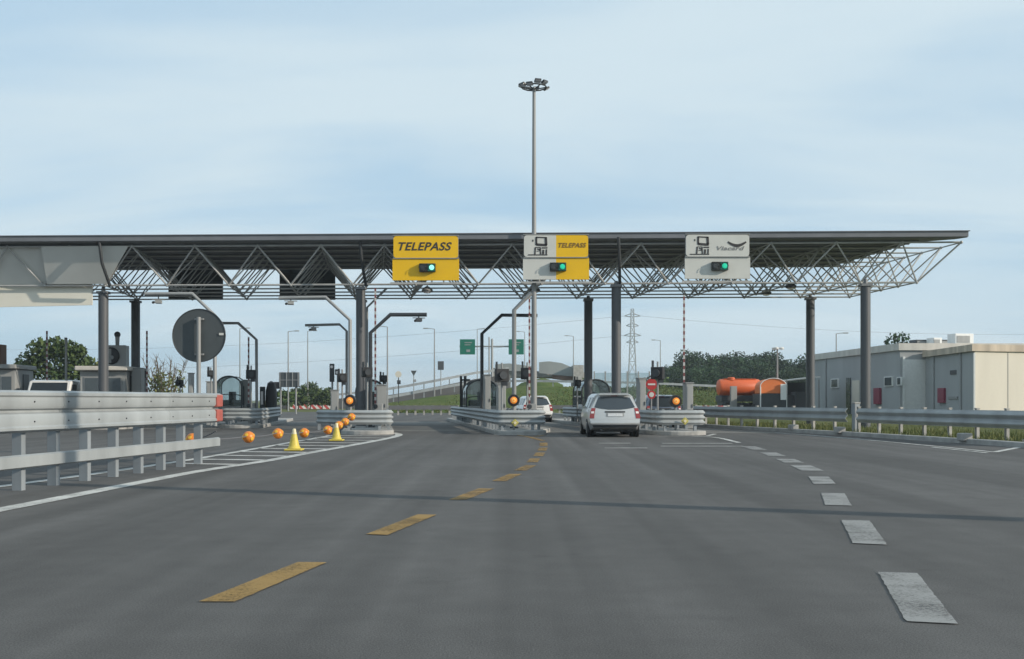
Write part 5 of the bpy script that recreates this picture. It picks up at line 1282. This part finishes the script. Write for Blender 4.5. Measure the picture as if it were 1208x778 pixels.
# ------------------------------------------------------------------ pylon and wires
d = 460; px = 746; base = Vector((gx(px, d), d, 0)); Hp = at(0, 362, d).z
t = thing('power_pylon', 'tall lattice power pylon far behind the plaza, right of the third column', 'pylon', base)
m = MB()
def pw(z): return 2.6*(1-z/Hp)**1.3+0.9
lv = [0, 6, 12, 17.5, 22, 26, 29.5, 32.5, 35, 37.5, Hp-1]
for i in range(len(lv)-1):
    z0, z1 = lv[i], lv[i+1]; a, b = pw(z0)/1.6, pw(z1)/1.6
    cs = [(-1, -1), (1, -1), (1, 1), (-1, 1)]
    for k in range(4):
        (x0, y0), (x1, y1) = cs[k], cs[(k+1) % 4]
        A0, A1 = base+Vector((x0*a, y0*a, z0)), base+Vector((x0*b, y0*b, z1)); B0, B1 = base+Vector((x1*a, y1*a, z0)), base+Vector((x1*b, y1*b, z1))
        m.tube(A0, A1, 0.12, n=5); m.tube(A0, B1, 0.07, n=4); m.tube(B0, A1, 0.07, n=4); m.tube(A1, B1, 0.07, n=4)
m.build('lattice', M_steel, t)
ARMS = []
for py, w_ in ((373, 3.4), (384.5, 2.6), (396, 3.6), (404, 2.6)):
    z = at(0, py, d).z; m = MB()
    for s in (-1, 1):
        tip = base+Vector((s*w_, 0, z)); ARMS.append(tip)
        for y in (-1, 1): m.tube(base+Vector((s*0.5, y*0.5, z+1.0)), tip, 0.15, n=4); m.tube(base+Vector((s*0.5, y*0.5, z-0.4)), tip, 0.15, n=4)
    m.build('crossarm', M_steel, t)
def wire(a, b, sag, label, r=0.05):
    m = MB(); pts = [Vector(a).lerp(Vector(b), i/24)-Vector((0, 0, sag*4*(i/24)*(1-i/24))) for i in range(25)]
    m.path(pts, r, 5); tag(m.build('power_line', M_wire), label, 'power line', 'power lines to the pylon')
wire(ARMS[0], at(-330, 395, 700), 12, 'upper power line from the pylon towards the left')
wire(ARMS[4], at(-330, 420, 700), 12, 'lower power line from the pylon towards the left')
wire(ARMS[1], at(1700, 350, 620), 14, 'power line from the pylon towards the right')

# ------------------------------------------------------------------ trees
def tree_mesh(seed, H, W, trunk_h, n, leaf, lm, lobes=None, dens=1.0):
    r = random.Random(seed); tr = MB()
    tr.path([(0, 0, 0), (0.05*H*0.2, 0, trunk_h*0.6), (0.0, 0.05, trunk_h*1.2), (0.05, 0, H*0.7)], [0.028*H, 0.021*H, 0.016*H, 0.005*H], 8)
    L_ = lobes or [(r.uniform(-.32, .32)*W, r.uniform(-.32, .32)*W, trunk_h+(H-trunk_h)*r.uniform(.12, .82), r.uniform(.2, .34)) for _ in range(11)]
    for lx, ly, lz, lr in L_:
        z0 = max(trunk_h*0.6, lz*0.55); tr.path([(0, 0, z0), (lx*0.5, ly*0.5, (z0+lz)/2), (lx, ly, lz)], [0.011*H, 0.007*H, 0.003*H], 5)
    cr = MB()
    for _ in range(n):
        lx, ly, lz, lr = r.choice(L_); R_ = lr*W*(r.random()**0.45)*1.05
        th, ph = r.uniform(0, 2*math.pi), math.acos(r.uniform(-1, 1))
        c = Vector((lx+R_*math.sin(ph)*math.cos(th), ly+R_*math.sin(ph)*math.sin(th), lz+R_*0.85*math.cos(ph)))
        if c.z < trunk_h*0.7: continue
        s = leaf*r.uniform(.6, 1.3); u = Vector((r.gauss(0, 1), r.gauss(0, 1), r.gauss(0, 1))).normalized(); w = u.cross(Vector((r.gauss(0, 1), r.gauss(0, 1), r.gauss(0, 1)))).normalized()
        cr.add([c-u*s-w*s*.5, c+u*s*.2-w*s*.7, c+u*s+w*s*.1, c+w*s*.6], [(0, 1, 2, 3)])
    return tr, cr
def flat_build(mb, name, m_, parent):
    me = bpy.data.meshes.new(name); me.from_pydata([tuple(p) for p in mb.v], [], mb.f); me.materials.append(m_); me.update()
    o = bpy.data.objects.new(name, me); col.objects.link(o); o.parent = parent; MW[o] = MW[parent]; return o
def plant(name, label, cat, loc, seed, H, W, th, n, leaf, lm, rz=0.0, group=None, lobes=None):
    t = thing(name, label, cat, loc, rz, group); a, b = tree_mesh(seed, H, W, th, n, leaf, lm, lobes)
    a.build('trunk', M_bark, t, local=True, smooth=True); flat_build(b, 'crown', lm, t); return t
protos = [plant('broadleaf_tree', '', 'tree', (0, 0, 0), 11+k, 12, 8.5, 1.0, 7000, 0.24, M_leafd) for k in range(3)]
spots = []
W0 = [(786, 428, 195), (797, 416, 200), (812, 413, 203), (828, 410, 206), (844, 410.5, 205), (858, 410, 207), (872, 411, 204), (886, 410.5, 207), (900, 410, 205), (912, 410, 206), (925, 414, 208), (938, 418, 206), (952, 421, 209), (966, 424, 208),
      (804, 430, 190), (835, 425, 191), (865, 424, 190), (895, 425, 191), (935, 430, 190), (978, 428, 207)]
names = ['leftmost low tree of the dark wood', 'tree second from the left in the dark wood', 'tall tree right of the barrier arm in the dark wood']
for i, (px, py, d) in enumerate(W0):
    zt = at(0, py, d).z; sc = zt/12.3; src = protos[i % 3]; w_ = sc*1.25 if i else sc*1.0
    tr = src if i < 3 else dup(src, (0, 0, 0))
    tr.location = (gx(px, d), d, -0.02); tr.rotation_euler = (0, 0, rnd.uniform(0, 6.28)); w_ *= rnd.uniform(.75, 1.05); tr.scale = (w_, w_, sc*rnd.uniform(.93, 1.04))
    tr['group'] = 'trees of the dark wood'; tr['label'] = 'dark green tree in the dense wood behind the orange tanker'
names = {0: 'leftmost low tree at the sloping end of the dark wood'}
# leafy tree on the left
lb = [(-3.0, 0, 3.2, .15), (-2.0, .3, 4.6, .2), (-.9, -.2, 5.6, .2), (.2, .3, 6.0, .16), (1.3, 0, 5.5, .19), (2.3, .2, 4.4, .2), (3.1, 0, 3.3, .15), (-.6, .5, 3.6, .26), (1.0, -.4, 3.4, .24), (-2.9, 0, 4.0, .12), (2.2, .1, 5.6, .1)]
plant('broadleaf_tree', 'leafy rounded tree on the left behind the white van', 'tree', (gx(63, 98), 98, 0), 31, 6.9, 7.0, 1.6, 5200, 0.2, M_leafm, lobes=lb)
plant('broadleaf_tree', 'sparse greyish tree touching the leafy one, left of the first column', 'tree', (gx(104, 100), 100, 0), 37, 5.6, 2.6, 1.5, 700, 0.16, M_leafy)
def bare_shrub(px, d, H, label, seed, nleaf):
    r = random.Random(seed); t = thing('bare_shrub', label, 'shrub', (gx(px, d), d, 0), 0); m = MB(); lf = MB()
    for k in range(26):
        a = r.uniform(0, 6.28); sp = r.uniform(.1, .45)*H; h = H*r.uniform(.6, 1.0); p = Vector((0, 0, 0)); q = Vector((math.cos(a)*sp*.5, math.sin(a)*sp*.5, h*.5)); e = Vector((math.cos(a)*sp, math.sin(a)*sp, h))
        m.path([p, q, e], [.05, .03, .012], 5)
        for j in range(6):
            f = r.uniform(.35, .95); o_ = q.lerp(e, f); m.path([o_, o_+Vector((r.gauss(0, .25), r.gauss(0, .25), r.uniform(.3, .7)))], [.018, .006], 4)
        for j in range(nleaf):
            c = p.lerp(q, r.uniform(.3, 1)) if r.random() < .6 else q.lerp(e, r.random()*.6); c += Vector((r.gauss(0, .18), r.gauss(0, .18), r.gauss(0, .18))); s = .12
            u = Vector((r.gauss(0, 1), r.gauss(0, 1), r.gauss(0, 1))).normalized(); w = u.orthogonal().normalized(); lf.add([c-u*s, c-w*s*.6, c+u*s, c+w*s*.6], [(0, 1, 2, 3)])
    m.build('branches', M_bark, t, local=True); flat_build(lf, 'crown', M_leafy, t)
bare_shrub(194, 78, 4.6, 'thin half bare shrub with yellow green lower leaves, left of the round sign', 5, 46)
k = 0
for px, py, d, s_, lab in ((352, 457, 140, 3.4, 'low green bush right below the display board'), (366, 455, 145, 3.6, 'low green bush between the display board and the thin posts, highest'), (380, 459, 142, 3.0, 'low green bush just left of the thin posts by the second column'), (338, 461, 138, 2.6, 'low green bush behind the display board legs'),
                       (1063, 383, 120, 4.0, 'dark bushy treetop showing above the grey building roof')):
    zt = at(0, py, d).z
    plant('round_bush' if px < 1000 else 'broadleaf_tree', lab, 'bush' if px < 1000 else 'tree', (gx(px, d), d, 0), 50+k, zt, s_, zt*0.25, 900, 0.24, M_leafm if px < 1000 else M_leafd); k += 1
for px, py, d, s_, lab in ((690, 448, 135, 3.0, 'low bush behind the right rear centre column'), (712, 453, 135, 2.6, 'low bush between the two right centre columns'), (756, 450, 138, 3.0, 'low bush below the pylon'), (772, 446, 150, 3.5, 'low bush left of the dark wood')):
    zt = at(0, py, d).z
    plant('round_bush', lab, 'bush', (gx(px, d), d, 0), 70+k, zt, s_*1.2, zt*0.2, 800, 0.22, M_leafm); k += 1

# ------------------------------------------------------------------ grass blades on the right verge
r = random.Random(3); m = MB()
for _ in range(9000):
    y = r.uniform(26, 52); 
    for (xa, ya), (xb, yb) in zip(KERB, KERB[1:]):
        if ya <= y <= yb: xk = xa+(xb-xa)*(y-ya)/(yb-ya)
    x = xk+0.35+abs(r.gauss(0, 2.2)); h = r.uniform(.06, .2); a = r.uniform(0, 3.14); w = .012
    dx, dy = math.cos(a)*w, math.sin(a)*w; lx, ly = r.gauss(0, .04), r.gauss(0, .04)
    m.add([(x-dx, y-dy, .115), (x+dx, y+dy, .115), (x+lx, y+ly, .115+h)], [(0, 1, 2)])
me = bpy.data.meshes.new('grass'); me.from_pydata([tuple(p) for p in m.v], [], m.f); me.materials.append(leaf_mat('grass_blade', (0.05, 0.08, 0.02), (0.16, 0.16, 0.06)))
o = bpy.data.objects.new('grass', me); col.objects.link(o); o['kind'] = 'stuff'; tag(o, 'short yellow green grass on the right verge under the guardrail', 'grass')

# ------------------------------------------------------------------ air
m = MB(); m.box((0, 950, 22.5), (3840, 2540, 49)); hz = m.build('haze', [bpy.data.materials.new('haze_air')]); hz['kind'] = 'stuff'
tag(hz, 'thin pale summer haze lying over the whole plain', 'haze')
hm = hz.data.materials[0]; hm.use_nodes = True; hm.node_tree.nodes.clear()
ho = hm.node_tree.nodes.new('ShaderNodeOutputMaterial'); hv = hm.node_tree.nodes.new('ShaderNodeVolumePrincipled')
hv.inputs['Color'].default_value = (0.80, 0.90, 0.97, 1); hv.inputs['Density'].default_value = 0.0004; hv.inputs['Anisotropy'].default_value = 0.2
hm.node_tree.links.new(hv.outputs[0], ho.inputs['Volume'])
# ------------------------------------------------------------------ sky, sun, camera
EL = R(22); AZ = math.atan2(0.93, -0.365)       # sun to the right and a little behind us
S = Vector((math.sin(AZ)*math.cos(EL), math.cos(AZ)*math.cos(EL), math.sin(EL)))
sl = bpy.data.lights.new('sun', 'SUN'); sl.energy = 4.3; sl.angle = R(0.53); sl.color = (1.0, 0.90, 0.76)
so = bpy.data.objects.new('sun', sl); col.objects.link(so); so.rotation_euler = S.to_track_quat('Z', 'Y').to_euler(); so.location = S*200
w = bpy.data.worlds.new('World'); scene.world = w; w.use_nodes = True; nt = w.node_tree; L = nt.links; nn = nt.nodes.new
bg = nt.nodes['Background']; bg.inputs['Strength'].default_value = 0.13
sky = nn('ShaderNodeTexSky'); sky.sky_type = 'NISHITA'; sky.sun_disc = False; sky.sun_elevation = EL; sky.sun_rotation = AZ
sky.air_density = 1.0; sky.dust_density = 1.5; sky.ozone_density = 1.2
tc = nn('ShaderNodeTexCoord'); sx = nn('ShaderNodeSeparateXYZ'); L.new(tc.outputs['Generated'], sx.inputs[0])
zc = nn('ShaderNodeMath'); zc.operation = 'MAXIMUM'; zc.inputs[1].default_value = 0.0; L.new(sx.outputs[2], zc.inputs[0])
za = nn('ShaderNodeMath'); za.operation = 'ADD'; za.inputs[1].default_value = 0.16; L.new(zc.outputs[0], za.inputs[0])
def div(a): q = nn('ShaderNodeMath'); q.operation = 'DIVIDE'; L.new(a, q.inputs[0]); L.new(za.outputs[0], q.inputs[1]); return q.outputs[0]
cb = nn('ShaderNodeCombineXYZ'); L.new(div(sx.outputs[0]), cb.inputs[0]); L.new(div(sx.outputs[1]), cb.inputs[1])
mp = nn('ShaderNodeMapping'); mp.inputs['Rotation'].default_value = (0, 0, R(8)); mp.inputs['Scale'].default_value = (0.55, 1.15, 1); mp.inputs['Location'].default_value = (3.3, 1.7, 0); L.new(cb.outputs[0], mp.inputs[0])
n1 = nn('ShaderNodeTexNoise'); n1.inputs['Scale'].default_value = 1.1; n1.inputs['Detail'].default_value = 9; n1.inputs['Roughness'].default_value = 0.5; n1.inputs['Distortion'].default_value = 0.6; L.new(mp.outputs[0], n1.inputs['Vector'])
r1 = nn('ShaderNodeMapRange'); r1.interpolation_type = 'SMOOTHSTEP'; r1.inputs['From Min'].default_value = 0.30; r1.inputs['From Max'].default_value = 0.66; r1.inputs['To Min'].default_value = 0.28; r1.inputs['To Max'].default_value = 0.95; L.new(n1.outputs['Fac'], r1.inputs[0])
cc = nn('ShaderNodeRGB'); cc.outputs[0].default_value = (5.15, 6.15, 6.7, 1)
mx = nn('ShaderNodeMix'); mx.data_type = 'RGBA'; bl = nn('ShaderNodeMix'); bl.data_type = 'RGBA'; bl.inputs['Factor'].default_value = 0.72; bl.inputs['B'].default_value = (2.85, 4.85, 6.7, 1); L.new(sky.outputs[0], bl.inputs['A'])
L.new(r1.outputs[0], mx.inputs['Factor']); L.new(bl.outputs['Result'], mx.inputs['A']); L.new(cc.outputs[0], mx.inputs['B'])
L.new(mx.outputs['Result'], bg.inputs['Color'])
cd = bpy.data.cameras.new('camera'); cd.sensor_width = 36; cd.lens = 36*F/1208; cd.shift_y = (HZ-389)/1208; cd.clip_start = 0.1; cd.clip_end = 9000
co = bpy.data.objects.new('camera', cd); col.objects.link(co); co.location = (0, 0, EYE); co.rotation_euler = (R(90), 0, 0); scene.camera = co
vs_ = scene.view_settings; vs_.view_transform = 'Standard'; vs_.look = 'None'; vs_.gamma = 1; vs_.exposure = 0.0; vs_.use_curve_mapping = False
